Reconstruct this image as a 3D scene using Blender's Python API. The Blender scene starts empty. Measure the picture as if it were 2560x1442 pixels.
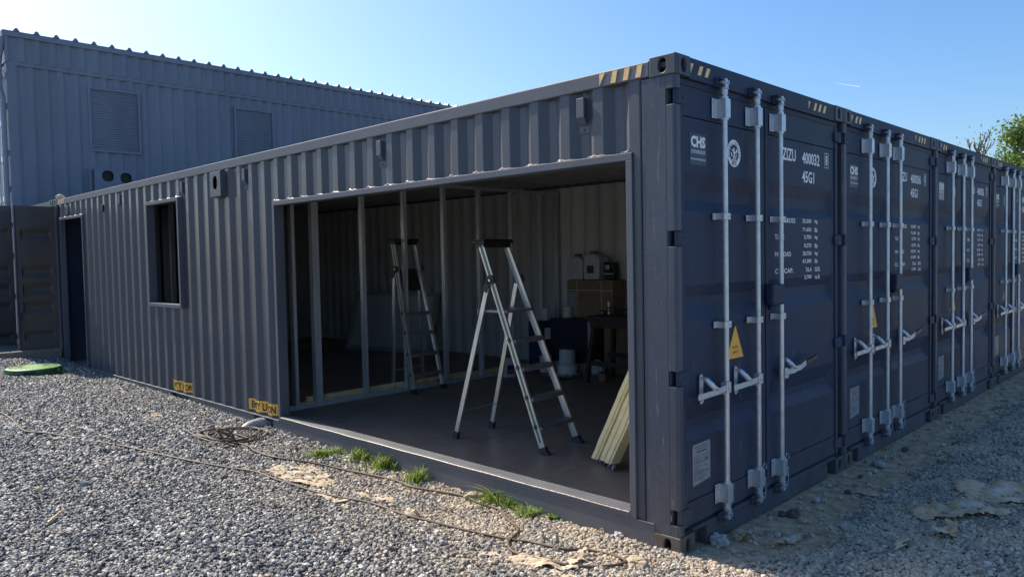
import bpy, bmesh, math, random
import numpy as np
from mathutils import Vector, Matrix, noise
R = math.radians
PI = math.pi
scene = bpy.context.scene
C = scene.collection
random.seed(7)
rng = np.random.default_rng(11)

# ------------------------------------------------------------------ camera
CAM = Vector((-3.71705869, -2.33541852, 1.75340724))
YAW, PITCH, ROLL, FPX = 0.79359528, -0.03978545, -0.01935485, 1884.50847
fw = Vector((math.sin(YAW) * math.cos(PITCH), math.cos(YAW) * math.cos(PITCH), math.sin(PITCH)))
r0 = Vector((math.cos(YAW), -math.sin(YAW), 0))
u0 = r0.cross(fw)
rt = r0 * math.cos(ROLL) + u0 * math.sin(ROLL)
up = -r0 * math.sin(ROLL) + u0 * math.cos(ROLL)
cd = bpy.data.cameras.new("camera")
cam = bpy.data.objects.new("camera", cd)
C.objects.link(cam)
cd.sensor_width = 36
cd.lens = FPX / 2560 * 36
cd.clip_start = 0.05
cd.clip_end = 3000
M = Matrix((rt, up, -fw)).transposed().to_4x4()
M.translation = CAM
cam.matrix_world = M
scene.camera = cam

# ------------------------------------------------------------------ light
SUN_EL, SUN_AZ = R(45.0), R(-5.5)          # azimuth from +Y towards +X
w = bpy.data.worlds.new("World")
scene.world = w
w.use_nodes = True
nt = w.node_tree
bg = nt.nodes["Background"]
sky = nt.nodes.new("ShaderNodeTexSky")
sky.sky_type = 'NISHITA'
sky.sun_disc = False
sky.sun_elevation = SUN_EL
sky.sun_rotation = SUN_AZ
sky.altitude = 0
sky.air_density = 1.0
sky.dust_density = 1.9
sky.ozone_density = 4.5
hs = nt.nodes.new("ShaderNodeHueSaturation")       # the camera's colour rendering of a clear sky
hs.inputs["Saturation"].default_value = 1.22
nt.links.new(sky.outputs[0], hs.inputs["Color"])
nt.links.new(hs.outputs[0], bg.inputs[0])
bg.inputs[1].default_value = 0.079
sl = bpy.data.lights.new("sun", 'SUN')
sl.energy = 2.75
sl.angle = R(0.5)
sl.color = (1.0, 0.91, 0.77)
so = bpy.data.objects.new("sun", sl)
C.objects.link(so)
sd = Vector((math.sin(SUN_AZ) * math.cos(SUN_EL), math.cos(SUN_AZ) * math.cos(SUN_EL), math.sin(SUN_EL)))
so.rotation_euler = sd.to_track_quat('Z', 'Y').to_euler()
so.location = sd * 30
scene.view_settings.view_transform = 'Standard'
scene.view_settings.look = 'None'
scene.view_settings.gamma = 1
scene.view_settings.exposure = 1.36
scene.view_settings.use_curve_mapping = False

# ------------------------------------------------------------------ terrain height
def sstep(a, b, t):
    t = np.clip((t - a) / (b - a), 0, 1)
    return t * t * (3 - 2 * t)

def H(x, y):
    x = np.asarray(x, float); y = np.asarray(y, float)
    bl = np.interp(y, [-5, 0, 1.3, 2.66, 4.6, 6.5, 10.3, 12, 14, 40], [.03, .02, 0, .01, .06, .095, .12, .215, .26, .5])
    left = bl + .075 * sstep(0.05, 1.0, -x)
    right = -.01 + .06 * sstep(.3, 1.1, -y)
    wl = sstep(-.1, .45, x)
    out = left * (1 - wl) + right * wl
    inside = sstep(.05, .2, x) * sstep(.0, .15, y)
    out = out * (1 - inside) + 0.0 * inside
    n = .012 * np.sin(x * 2.1 + y * 1.3) * np.sin(y * 1.7 - x * .9) + .006 * np.sin(x * 5.3 - y * 4.1)
    return out + n * sstep(0, .5, np.maximum(-x, -y))

def ray(u, v):
    return fw + rt * ((u - 1280) / FPX) - up * ((v - 721) / FPX)

def G(u, v, dz=0.0):
    """the point of the terrain seen at photo pixel u,v"""
    d = ray(u, v); z = 0.03
    for _ in range(12):
        t = (z + dz - CAM.z) / d.z
        p = CAM + d * t
        z = float(H(p.x, p.y))
    return Vector((p.x, p.y, z + dz))

# ------------------------------------------------------------------ node helpers
def new_mat(name):
    m = bpy.data.materials.new(name); m.use_nodes = True
    nt = m.node_tree
    return m, nt, nt.nodes["Principled BSDF"]

def N(nt, t, **k):
    n = nt.nodes.new(t)
    for a, b in k.items():
        setattr(n, a, b)
    return n

def ramp(nt, fac, stops):
    r = N(nt, "ShaderNodeValToRGB")
    while len(r.color_ramp.elements) < len(stops):
        r.color_ramp.elements.new(0.5)
    for e, (p, c) in zip(r.color_ramp.elements, stops):
        e.position = p
        e.color = (*c, 1) if len(c) == 3 else c
    nt.links.new(fac, r.inputs[0])
    return r

def noise_tex(nt, scale, detail=3, rough=.5, vec=None, sc=None):
    n = N(nt, "ShaderNodeTexNoise")
    n.inputs["Scale"].default_value = scale
    n.inputs["Detail"].default_value = detail
    n.inputs["Roughness"].default_value = rough
    if vec is not None:
        if sc is not None:
            mp = N(nt, "ShaderNodeMapping"); mp.inputs["Scale"].default_value = sc
            nt.links.new(vec, mp.inputs[0]); vec = mp.outputs[0]
        nt.links.new(vec, n.inputs["Vector"])
    return n

def mixc(nt, fac, a, b):
    m = N(nt, "ShaderNodeMix"); m.data_type = 'RGBA'
    L = nt.links
    for s, v in ((0, fac), (6, a), (7, b)):
        if hasattr(v, "is_output") or hasattr(v, "links"):
            L.new(v, m.inputs[s])
        else:
            m.inputs[s].default_value = v if s == 0 else (*v, 1)
    return m.outputs[2]

def bump(nt, h, strength, dist, bsdf, normal=None):
    b = N(nt, "ShaderNodeBump")
    b.inputs["Strength"].default_value = strength
    b.inputs["Distance"].default_value = dist
    nt.links.new(h, b.inputs["Height"])
    if normal is not None:
        nt.links.new(normal, b.inputs["Normal"])
    nt.links.new(b.outputs[0], bsdf.inputs["Normal"])
    return b.outputs[0]

def wpos(nt):
    return N(nt, "ShaderNodeNewGeometry").outputs["Position"]

def paint(name, col, rough=.45, mottle=.25, rust=0.0, dust=0.0, scratch=0.0, wave=.35, spec=.5, coat=0.0):
    m, nt, b = new_mat(name)
    P = wpos(nt)
    n1 = noise_tex(nt, 1.3, 5, .6, P, (1, 1, .35))
    n2 = noise_tex(nt, 38, 3, .6, P)
    c2 = tuple(min(1, c * (1 + mottle * 1.3)) for c in col)
    c1 = tuple(c * (1 - mottle) for c in col)
    r1 = ramp(nt, n1.outputs[0], [(.32, c1), (.68, c2)])
    colo = r1.outputs[0]
    colo = mixc(nt, ramp(nt, n2.outputs[0], [(.45, (0, 0, 0)), (.75, (.3, .3, .3))]).outputs[0], colo, tuple(min(1, c * 1.5 + .01) for c in col))
    if dust:
        sx = N(nt, "ShaderNodeSeparateXYZ"); nt.links.new(P, sx.inputs[0])
        mr = N(nt, "ShaderNodeMapRange"); mr.inputs[1].default_value = .75; mr.inputs[2].default_value = 0.0
        nt.links.new(sx.outputs[2], mr.inputs[0])
        mu = N(nt, "ShaderNodeMath", operation='MULTIPLY'); nt.links.new(mr.outputs[0], mu.inputs[0])
        n3 = noise_tex(nt, 6, 4, .65, P); nt.links.new(n3.outputs[0], mu.inputs[1])
        mu2 = N(nt, "ShaderNodeMath", operation='MULTIPLY'); nt.links.new(mu.outputs[0], mu2.inputs[0]); mu2.inputs[1].default_value = dust
        colo = mixc(nt, mu2.outputs[0], colo, (.20, .165, .13))
    if rust:
        n4 = noise_tex(nt, 9, 6, .75, P)
        rr = ramp(nt, n4.outputs[0], [(.72 - rust * .25, (0, 0, 0)), (.80 - rust * .2, (1, 1, 1))])
        colo = mixc(nt, rr.outputs[0], colo, (.13, .06, .035))
    if scratch:
        n5 = noise_tex(nt, 5, 5, .8, P, (6, 6, .5))
        rs = ramp(nt, n5.outputs[0], [(.66 - scratch * .1, (0, 0, 0)), (.69 - scratch * .1, (.6, .6, .6))])
        colo = mixc(nt, rs.outputs[0], colo, (.20, .18, .17))
    nt.links.new(colo, b.inputs["Base Color"])
    rr2 = ramp(nt, n1.outputs[0], [(.3, (rough - .07,) * 3), (.7, (rough + .1,) * 3)])
    nt.links.new(rr2.outputs[0], b.inputs["Roughness"])
    b.inputs["Specular IOR Level"].default_value = spec
    nw = noise_tex(nt, 2.2, 2, .5, P)
    nf = noise_tex(nt, 260, 2, .5, P)
    if coat:
        b.inputs['Coat Weight'].default_value = coat; b.inputs['Coat Roughness'].default_value = .22
    n_ = bump(nt, nw.outputs[0], wave, .012, b)
    bump(nt, nf.outputs[0], .12, .0006, b, n_)
    return m

def metal(name, col, rough=.35, metallic=1.0, spangle=0.0, stretch=(1, 1, 1)):
    m, nt, b = new_mat(name)
    P = wpos(nt)
    n = noise_tex(nt, 14, 5, .6, P, stretch)
    c1 = tuple(c * .72 for c in col)
    colo = ramp(nt, n.outputs[0], [(.3, c1), (.7, col)]).outputs[0]
    if spangle:
        v = N(nt, "ShaderNodeTexVoronoi"); v.inputs["Scale"].default_value = 90
        nt.links.new(P, v.inputs["Vector"])
        rv = ramp(nt, v.outputs["Distance"], [(0, (.0, .0, .0)), (1, (spangle,) * 3)])
        colo = mixc(nt, rv.outputs[0], colo, tuple(min(1, c * 1.3) for c in col))
    nt.links.new(colo, b.inputs["Base Color"])
    nt.links.new(ramp(nt, n.outputs[0], [(.3, (rough + .12,) * 3), (.7, (rough - .05,) * 3)]).outputs[0], b.inputs["Roughness"])
    b.inputs["Metallic"].default_value = metallic
    return m

def plain(name, col, rough=.6, var=.15, scale=20, bumpd=0.0, spec=.5, emit=None):
    m, nt, b = new_mat(name)
    P = wpos(nt)
    n = noise_tex(nt, scale, 4, .6, P)
    r_ = ramp(nt, n.outputs[0], [(.3, tuple(c * (1 - var) for c in col)), (.7, tuple(min(1, c * (1 + var)) for c in col))])
    nt.links.new(r_.outputs[0], b.inputs["Base Color"])
    b.inputs["Roughness"].default_value = rough
    b.inputs["Specular IOR Level"].default_value = spec
    if bumpd:
        bump(nt, n.outputs[0], .6, bumpd, b)
    return m

MT = {}
MT['navy'] = paint('anthracite_paint', (.019, .030, .064), rough=.58, mottle=.36, dust=.8, rust=.14, scratch=.2, spec=.38)
MT['navy_post'] = paint('anthracite_paint_worn', (.048, .060, .086), rough=.42, mottle=.35, dust=.6, rust=.2, scratch=.5)
MT['side'] = paint('anthracite_side_paint', (.021, .028, .046), rough=.76, mottle=.35, dust=.2, wave=.25, spec=1.0, coat=.55)
MT['rail'] = paint('rail_paint', (.060, .070, .092), rough=.60, mottle=.25, dust=.4, spec=.9)
MT['casting'] = paint('casting_paint', (.055, .063, .080), rough=.5, mottle=.35, rust=.3, dust=.5)
MT['rusty'] = paint('rusty_casting_paint', (.070, .064, .062), rough=.6, mottle=.4, rust=.7, dust=.8)
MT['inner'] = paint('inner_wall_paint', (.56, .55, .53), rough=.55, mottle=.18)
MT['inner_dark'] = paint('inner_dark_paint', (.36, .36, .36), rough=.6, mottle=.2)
MT['building'] = paint('building_paint_veiled', (.150, .172, .222), rough=.5, mottle=.15, wave=.5)  # dark paint lightened to blue-grey, a bluish flare veil put into its colour
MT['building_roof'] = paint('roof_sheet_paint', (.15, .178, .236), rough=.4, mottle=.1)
MT['gate'] = paint('gate_paint', (.070, .060, .058), rough=.5, mottle=.3, dust=.3, wave=.8)
MT['galv'] = metal('galvanised_steel', (.60, .64, .68), rough=.36, metallic=.6, spangle=.5)
MT['stud'] = metal('stud_zinc', (.66, .69, .72), rough=.35, metallic=.45, stretch=(1, 1, .1))
MT['alu'] = metal('aluminium', (.72, .70, .66), rough=.33, metallic=.9, stretch=(1, 1, .15))
MT['alu_step'] = metal('ribbed_step_aluminium', (.38, .37, .36), rough=.5, metallic=.7)
MT['rubber'] = plain('black_rubber', (.025, .025, .028), .6)
MT['gasket'] = plain('door_gasket', (.012, .013, .017), .55)
MT['grip'] = plain('black_grip', (.02, .02, .02), .4)
MT['white'] = plain('white_print', (.82, .84, .86), .5, .12, 60)
MT['plate'] = plain('data_plate', (.30, .30, .31), .45, .1, 30)
MT['print_dark'] = plain('dark_print', (.06, .06, .065), .5)
MT['yellow'] = plain('yellow_sticker', (.95, .48, .07), .5, .10, 30)
MT['tan'] = plain('faded_yellow_stripe', (.95, .58, .24), .5, .15, 50)
MT['black'] = plain('black_print', (.015, .012, .012), .5)
MT['decal_blue'] = plain('blue_decal', (.020, .032, .062), .35)
MT['weld'] = plain('raw_cut_weld', (.62, .48, .42), .35, .5, 45, .002)
MT['cavity'] = plain('dark_cavity', (.012, .012, .014), .7)
MT['sill'] = metal('worn_sill_metal', (.86, .88, .86), rough=.30, metallic=.1, stretch=(8, .6, 8))
MT['cable'] = plain('brown_cable', (.115, .078, .050), .6, .35, 18)
MT['pvc'] = plain('grey_pvc', (.36, .37, .39), .4, .1)
MT['pvc_label'] = plain('pvc_label', (.62, .58, .30), .5)
MT['green'] = plain('green_plastic', (.12, .27, .06), .5, .22, 25)
MT['green_dark'] = plain('dark_green_plastic', (.02, .11, .045), .4, .2, 25)
MT['timber'] = plain('pale_timber', (.66, .50, .27), .7, .25, 12, .001)
MT['foam'] = plain('pale_yellow_foam', (.95, .72, .38), .8, .12, 25, .003)
MT['film'] = plain('grey_film', (.34, .35, .38), .3, .3, 40, .004)
MT['card'] = plain('brown_cardboard', (.22, .15, .09), .8, .15, 9)
MT['card_dark'] = plain('dark_printed_card', (.012, .016, .03), .4, .3, 7)
MT['card_blue'] = plain('blue_printed_card', (.012, .035, .085), .4, .3, 7)
MT['string'] = plain('white_string', (.6, .58, .52), .8)
MT['white_plastic'] = plain('white_plastic', (.50, .51, .52), .45, .1)
MT['red'] = plain('red_cap', (.42, .06, .03), .45)
MT['tin'] = metal('bare_tin', (.45, .45, .44), .3)
MT['foil'] = metal('silver_foil', (.75, .76, .78), .22)
MT['orange'] = plain('orange_plastic', (.55, .13, .03), .45)
MT['wood_dark'] = plain('dark_wood', (.035, .026, .02), .7, .3, 12)
MT['block'] = plain('wood_block', (.18, .11, .065), .7)
MT['tape_green'] = plain('green_decal', (.10, .15, .05), .45, .2)
MT['tape_white'] = plain('white_decal', (.7, .71, .68), .45)
MT['tape_red'] = plain('red_decal', (.5, .08, .05), .45)
MT['concrete'] = plain('kerb_concrete', (.23, .20, .165), .9, .2, 14, .004)

# ------------------------------------------------------------------ mesh helpers
class MB:
    def __init__(s):
        s.v = []; s.f = []
    def add(s, vs, fs):
        o = len(s.v)
        s.v += [tuple(p) for p in vs]
        s.f += [tuple(i + o for i in f) for f in fs]
        return s
    def box(s, x0, x1, y0, y1, z0, z1):
        x0, x1 = min(x0, x1), max(x0, x1); y0, y1 = min(y0, y1), max(y0, y1); z0, z1 = min(z0, z1), max(z0, z1)
        return s.add([(x0, y0, z0), (x1, y0, z0), (x1, y1, z0), (x0, y1, z0), (x0, y0, z1), (x1, y0, z1), (x1, y1, z1), (x0, y1, z1)],
                     [(3, 2, 1, 0), (4, 5, 6, 7), (0, 1, 5, 4), (1, 2, 6, 5), (2, 3, 7, 6), (3, 0, 4, 7)])
    def hexa(s, b, t):
        return s.add(list(b) + list(t), [(3, 2, 1, 0), (4, 5, 6, 7), (0, 1, 5, 4), (1, 2, 6, 5), (2, 3, 7, 6), (3, 0, 4, 7)])
    def bar(s, a, b, wx, wy, side=Vector((1, 0, 0))):
        a = Vector(a); b = Vector(b); d = (b - a).normalized()
        x = (side - d * side.dot(d)).normalized(); y = d.cross(x)
        q = lambda c: [c - x * wx / 2 - y * wy / 2, c + x * wx / 2 - y * wy / 2, c + x * wx / 2 + y * wy / 2, c - x * wx / 2 + y * wy / 2]
        return s.hexa(q(a), q(b))
    def tube(s, pts, r, n=8, cap=True):
        pts = [Vector(p) for p in pts]
        rs = r if isinstance(r, (list, tuple)) else [r] * len(pts)
        o = len(s.v); ref = None
        for i, p in enumerate(pts):
            d = (pts[min(i + 1, len(pts) - 1)] - pts[max(i - 1, 0)])
            d = d.normalized() if d.length > 1e-9 else Vector((0, 0, 1))
            if ref is None:
                ref = Vector((0, 0, 1)) if abs(d.z) < .9 else Vector((1, 0, 0))
            x = (ref - d * ref.dot(d)).normalized(); y = d.cross(x); ref = x
            for k in range(n):
                a = 2 * PI * k / n
                s.v.append(tuple(p + (x * math.cos(a) + y * math.sin(a)) * rs[i]))
        for i in range(len(pts) - 1):
            for k in range(n):
                a = o + i * n + k; b = o + i * n + (k + 1) % n
                s.f.append((a, b, b + n, a + n))
        if cap:
            s.f.append(tuple(o + k for k in reversed(range(n))))
            s.f.append(tuple(o + (len(pts) - 1) * n + k for k in range(n)))
        return s
    def prism(s, poly, ax, a, b):
        """poly of 2D points extruded along axis ax from a to b"""
        n = len(poly)
        def P(p, t):
            return {0: (t, p[0], p[1]), 1: (p[0], t, p[1]), 2: (p[0], p[1], t)}[ax]
        vs = [P(p, a) for p in poly] + [P(p, b) for p in poly]
        fs = [tuple(range(n)), tuple(range(2 * n - 1, n - 1, -1))] + [(i, (i + 1) % n, (i + 1) % n + n, i + n) for i in range(n)]
        return s.add(vs, fs)
    def ring_plate(s, rect, hole, ax, a, b):
        """flat plate with a hole: rect=(u0,u1,v0,v1), hole=list of 2D pts ccw; thickness a..b on axis ax"""
        u0, u1, v0, v1 = rect
        n = len(hole)
        cu = sum(p[0] for p in hole) / n; cv = sum(p[1] for p in hole) / n
        outer = []
        for (hu, hv) in hole:
            du, dv = hu - cu, hv - cv
            ts = []
            if du > 1e-9: ts.append((u1 - cu) / du)
            if du < -1e-9: ts.append((u0 - cu) / du)
            if dv > 1e-9: ts.append((v1 - cv) / dv)
            if dv < -1e-9: ts.append((v0 - cv) / dv)
            t = min(ts); outer.append((cu + du * t, cv + dv * t))
        # snap the nearest points to the corners
        for c in ((u0, v0), (u1, v0), (u1, v1), (u0, v1)):
            i = min(range(n), key=lambda k: (outer[k][0] - c[0]) ** 2 + (outer[k][1] - c[1]) ** 2)
            outer[i] = c
        def P(p, t):
            return {0: (t, p[0], p[1]), 1: (p[0], t, p[1]), 2: (p[0], p[1], t)}[ax]
        o = len(s.v)
        for t in (a, b):
            s.v += [P(p, t) for p in outer]; s.v += [P(p, t) for p in hole]
        for i in range(n):
            j = (i + 1) % n
            s.f.append((o + i, o + j, o + n + j, o + n + i))
            s.f.append((o + 2 * n + i, o + 3 * n + i, o + 3 * n + j, o + 2 * n + j))
            s.f.append((o + n + i, o + n + j, o + 3 * n + j, o + 3 * n + i))
            s.f.append((o + i, o + 2 * n + i, o + 2 * n + j, o + j))
        return s
    def mesh(s, name, smooth=False, recalc=True):
        me = bpy.data.meshes.new(name)
        me.from_pydata(s.v, [], s.f)
        if recalc:
            bm = bmesh.new(); bm.from_mesh(me)
            bmesh.ops.recalc_face_normals(bm, faces=bm.faces)
            bm.to_mesh(me); bm.free()
        if smooth:
            me.polygons.foreach_set('use_smooth', [True] * len(me.polygons))
        me.update()
        return me

def shade_auto(o, ang=40):
    me = o.data
    me.polygons.foreach_set('use_smooth', [True] * len(me.polygons))
    try:
        me.set_sharp_from_angle(angle=R(ang))
    except Exception:
        pass

def bevel(o, wd=.004, seg=2):
    m = o.modifiers.new('bevel', 'BEVEL'); m.width = wd; m.segments = seg; m.limit_method = 'ANGLE'; m.angle_limit = R(40)
    return o

CACHE = {}
def part(name, mb, mat, parent=None, loc=None, rot=None, key=None, bev=0, smooth=False, label=None, kind=None, scale=None):
    """one mesh object; with key its mesh is built once and shared"""
    if key is not None and key in CACHE:
        me = CACHE[key]
    else:
        m_ = mb() if callable(mb) else mb
        me = m_ if isinstance(m_, bpy.types.Mesh) else m_.mesh(name, smooth=smooth)
        if not me.materials:
            for q_ in (mat if isinstance(mat, (list, tuple)) else [mat]):
                me.materials.append(MT[q_] if isinstance(q_, str) else q_)
        if key is not None:
            CACHE[key] = me
    o = bpy.data.objects.new(name, me)
    C.objects.link(o)
    if parent is not None: o.parent = parent
    if loc is not None: o.location = loc
    if rot is not None: o.rotation_euler = rot
    if scale is not None: o.scale = scale
    if bev: bevel(o, bev)
    if label: o['label'] = label
    if kind: o['kind'] = kind
    return o

def thing(name, label, cat, loc=(0, 0, 0), rotz=0, group=None):
    o = bpy.data.objects.new(name, None); C.objects.link(o)
    o.empty_display_size = .1
    o.location = loc; o.rotation_euler = (0, 0, rotz)
    o['label'] = label; o['category'] = cat
    if group: o['group'] = group
    return o

def tag(o, label, cat, group=None):
    o['label'] = label; o['category'] = cat
    if group: o['group'] = group
    return o

def struct(name, me, mat, kind='structure'):
    o = bpy.data.objects.new(name, me); C.objects.link(o)
    me.materials.append(mat); o['kind'] = kind
    return o

def oval(cu, cv, a, b, n=24):
    """stadium-like hole: half-width a, half-height b"""
    out = []
    for k in range(n):
        t = 2 * PI * k / n
        c, s_ = math.cos(t), math.sin(t)
        out.append((cu + a * math.copysign(abs(c) ** .8, c), cv + b * math.copysign(abs(s_) ** .8, s_)))
    return out

def text_mesh(s, bold=0.0, space=1.0):
    cu = bpy.data.curves.new('t', 'FONT'); cu.body = s; cu.resolution_u = 2; cu.offset = bold; cu.space_character = space
    o = bpy.data.objects.new('t', cu); C.objects.link(o)
    dg = bpy.context.evaluated_depsgraph_get(); dg.update()
    me = bpy.data.meshes.new_from_object(o.evaluated_get(dg))
    bpy.data.objects.remove(o); bpy.data.curves.remove(cu)
    n = len(me.vertices)
    co = np.empty(n * 3, 'f'); me.vertices.foreach_get('co', co); co = co.reshape(-1, 3)
    fs = [tuple(p.vertices) for p in me.polygons]
    bpy.data.meshes.remove(me)
    mn, mx = co.min(0), co.max(0)
    co = (co - mn) / np.maximum(mx - mn, 1e-6)
    return co[:, :2], fs

def text_xz(mb, s, x0, x1, z0, z1, y, bold=0.0):
    """text that fills x0..x1, z0..z1 on a plane facing -y"""
    co, fs = text_mesh(s, bold)
    mb.add([(x0 + u * (x1 - x0), y, z0 + v * (z1 - z0)) for u, v in co], fs)
    return mb
# ================================================================== containers
L40, W8, H9 = 12.192, 2.438, 2.896
PITCH = 0.2685
NOTCH = (2.655, 1.848, 1.04, .23)

def casting_mb(top=True, mx=1, my=1):
    """corner casting filling 0..162 x 0..178 x 0..118 mm, holes on the outer side, end and top"""
    m = MB(); t = .026
    X, Y, Z = .162, .178, .118
    m.ring_plate((0, Y, 0, Z), oval(.089, .059, .026, .040), 0, 0, t)                    # side face
    m.ring_plate((t, X, 0, Z), oval(.089, .059, .024, .040), 1, 0, t)                    # end face
    m.box(t, X, t, Y, 0, .012)
    m.box(t, X, t, Y, Z - .014, Z)
    m.box(X - .012, X, t, Y, .012, Z - .014)
    m.box(t, X - .012, Y - .012, Y, .012, Z - .014)
    if mx < 0: m.v = [(X - a, b, c) for a, b, c in m.v]
    if my < 0: m.v = [(a, Y - b, c) for a, b, c in m.v]
    return m

def castings(root, ends=('front',), lefts=(True, False), x0=0):
    for e in ends:
        for left in lefts:
            for top in (True, False):
                mx = 1 if left else -1; my = 1 if e == 'front' else -1
                o = part('corner_casting', lambda: casting_mb(top, mx, my), 'casting' if (top or not left) else 'rusty', root,
                         (-.003 if left else W8 - .162 + .003, -.004 if e == 'front' else L40 - .178 + .004, H9 - .118 if top else 0),
                         key=('cast', mx, my, 'casting' if (top or not left) else 'rusty'), bev=.006)

def post_mb(mirror=False, back=0.0):
    m = MB()
    zs = [H9 - .118]
    for z in NOTCH: zs += [z + .045, z - .045]
    zs.append(.118)
    poly = [(.003, .066), (.003, .022 + back), (.007, .010 + back), (.018, .003 + back), (.056, .003 + back), (.056, .066)]
    for a, b in zip(zs[0::2], zs[1::2]):
        m.prism(poly, 2, b, a)
    m.box(.003, .013, .066, .24, .118, H9 - .118)
    m.box(.013, .056, .060, .066, .118, H9 - .118)
    m.box(.003, .040, .228, .24, .118, H9 - .118)
    if mirror: m.v = [(W8 - a, b, c) for a, b, c in m.v]
    return m

def pocket_panel(m, xa, xb, bands, y, d, taper=.055):
    """sheet from xa..xb with recessed horizontal pockets; bands=(z_top_outer, z_top_inner, z_bot_inner, z_bot_outer)"""
    z = bands['top']
    ia, ib = xa + .012, xb - .012
    def quad(p): m.add(p, [(0, 1, 2, 3)])
    quad([(xa, y, bands['bot']), (ia, y, bands['bot']), (ia, y, z), (xa, y, z)])
    quad([(ib, y, bands['bot']), (xb, y, bands['bot']), (xb, y, z), (ib, y, z)])
    for (t0, t1, b1, b0) in bands['p']:
        quad([(ia, y, t0), (ib, y, t0), (ib, y, z), (ia, y, z)])
        ja, jb = ia + taper, ib - taper
        quad([(ja, y + d, t1), (jb, y + d, t1), (ib, y, t0), (ia, y, t0)])
        quad([(ja, y + d, b1), (jb, y + d, b1), (jb, y + d, t1), (ja, y + d, t1)])
        quad([(ia, y, b0), (ib, y, b0), (jb, y + d, b1), (ja, y + d, b1)])
        quad([(ia, y, b0), (ja, y + d, b1), (ja, y + d, t1), (ia, y, t0)])
        quad([(jb, y + d, b1), (ib, y, b0), (ib, y, t0), (jb, y + d, t1)])
        z = b0
    quad([(ia, y, bands['bot']), (ib, y, bands['bot']), (ib, y, z), (ia, y, z)])

BANDS = dict(top=2.556, bot=.296, p=[(2.235, 2.145, 2.075, 2.01), (1.574, 1.504, 1.446, 1.365), (.886, .775, .72, .652)])

def door_mb(xa, xb):
    m = MB()
    for a, b in ((xa, xa + .045), (xb - .045, xb)):
        m.box(a, b, .020, .072, .152, 2.722)
    m.box(xa + .045, xb - .045, .027, .070, 2.562, 2.722)
    m.box(xa + .045, xb - .045, .027, .070, .152, .290)
    pocket_panel(m, xa + .045, xb - .045, BANDS, .030, .030)
    return m

def gasket_mb(xa, xb):
    m = MB()
    m.box(xa - .009, xa, .024, .05, .148, 2.73); m.box(xb, xb + .009, .024, .05, .148, 2.73)
    m.box(xa, xb, .026, .05, 2.722, 2.734); m.box(xa, xb, .026, .05, .142, .152)
    return m

def rod_mb():
    m = MB()
    m.tube([(0, 0, .20), (0, 0, 2.735)], .0170, 16)
    return m

def bolt(m, x, y, z, r=.009, d=.006):
    m.prism([(x + r * math.cos(k * PI / 3), z + r * math.sin(k * PI / 3)) for k in range(6)], 1, y - d, y)

def guide_mb(long=True):
    """galvanised housing that clamps the rod to the door"""
    m = MB()
    h = .060 if long else .020
    m.box(-.080, -.022, .036, .042, -h, h)
    if long:
        m.tube([(0, 0, -h - .012), (0, 0, h + .012)], .0245, 14)
        m.box(-.030, .030, -.026, .040, -h + .002, h - .002)
        m.box(.030, .052, .034, .042, -h, h)
        for zz in (-.04, .04): bolt(m, -.058, .036, zz, .010); bolt(m, .040, .034, zz, .007)
        m.box(-.052, -.047, .030, .036, -.028, .028)
    else:
        m.box(-.045, .028, -.021, -.017, -h, h)
        m.box(-.049, -.045, -.021, .042, -h, h); m.box(.024, .030, -.021, .042, -h, h)
        bolt(m, -.064, .036, 0, .010); bolt(m, .012, -.021, 0, .006)
    return m

def cam_mb(up=True):
    """forged cam at the end of a rod"""
    s = 1 if up else -1
    m = MB()
    m.tube([(0, 0, -.012 * s), (0, 0, .020 * s)], .0215, 12)
    m.tube([(0, 0, .020 * s), (0, 0, .036 * s)], [.028, .024], 12)
    m.box(-.017, .017, -.020, .014, .036 * s, .052 * s)
    m.box(-.040, .020, -.012, .030, .052 * s, .064 * s)
    m.box(-.034, -.010, -.030, .020, .058 * s, .078 * s)
    m.tube([(.022, -.012, .052 * s), (.032, -.010, .074 * s)], [.013, .009], 8)
    return m

def keeper_mb(up=True):
    s = 1 if up else -1
    m = MB()
    m.box(-.075, .045, .004, .022, .030 * s, .085 * s)
    m.box(-.070, -.030, -.022, .006, .070 * s, .085 * s)
    m.box(-.070, -.030, -.022, .006, .036 * s, .048 * s)
    return m

def handle_mb():
    """short galvanised lever, pointing to -x from its rod"""
    m = MB()
    m.box(-.048, .004, -.030, .012, -.032, .034)
    m.box(-.060, -.040, -.018, .014, -.040, -.028)
    m.bar((-.045, -.018, .0), (-.17, -.026, -.008), .010, .036, Vector((0, 1, 0)))
    m.bar((-.17, -.026, -.008), (-.375, -.026, -.012), .008, .034, Vector((0, 1, 0)))
    bolt(m, -.024, -.030, 0, .009)
    return m

def lever_mb():
    m = MB()
    m.box(-.004, .048, -.030, .012, -.034, .036)
    m.bar((.045, -.018, -.004), (.10, -.026, .012), .010, .036, Vector((0, 1, 0)))
    m.bar((.10, -.026, .012), (.24, -.030, .018), .010, .038, Vector((0, 1, 0)))
    m.bar((.24, -.030, .018), (.33, -.030, .042), .010, .036, Vector((0, 1, 0)))
    bolt(m, .024, -.030, 0, .009)
    return m

def catch_mb():
    m = MB()
    pl = [(-.018, .085), (0, .095), (.018, .085), (.020, .03), (.020, -.05), (.012, -.082), (0, -.088), (-.012, -.082), (-.020, -.05), (-.020, .03)]
    m.prism([(a, b) for a, b in pl], 1, .026, .032)
    m.tube([(.0, .026, .072), (.004, -.004, .064), (.016, -.026, .038), (.040, -.038, .012), (.075, -.040, .002)], [.010, .015, .018, .017, .010], 8)
    m.box(-.022, .075, -.044, -.018, -.030, -.024)
    bolt(m, 0, .026, .070, .008, .012); bolt(m, 0, .026, -.066, .009, .010)
    return m

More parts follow.
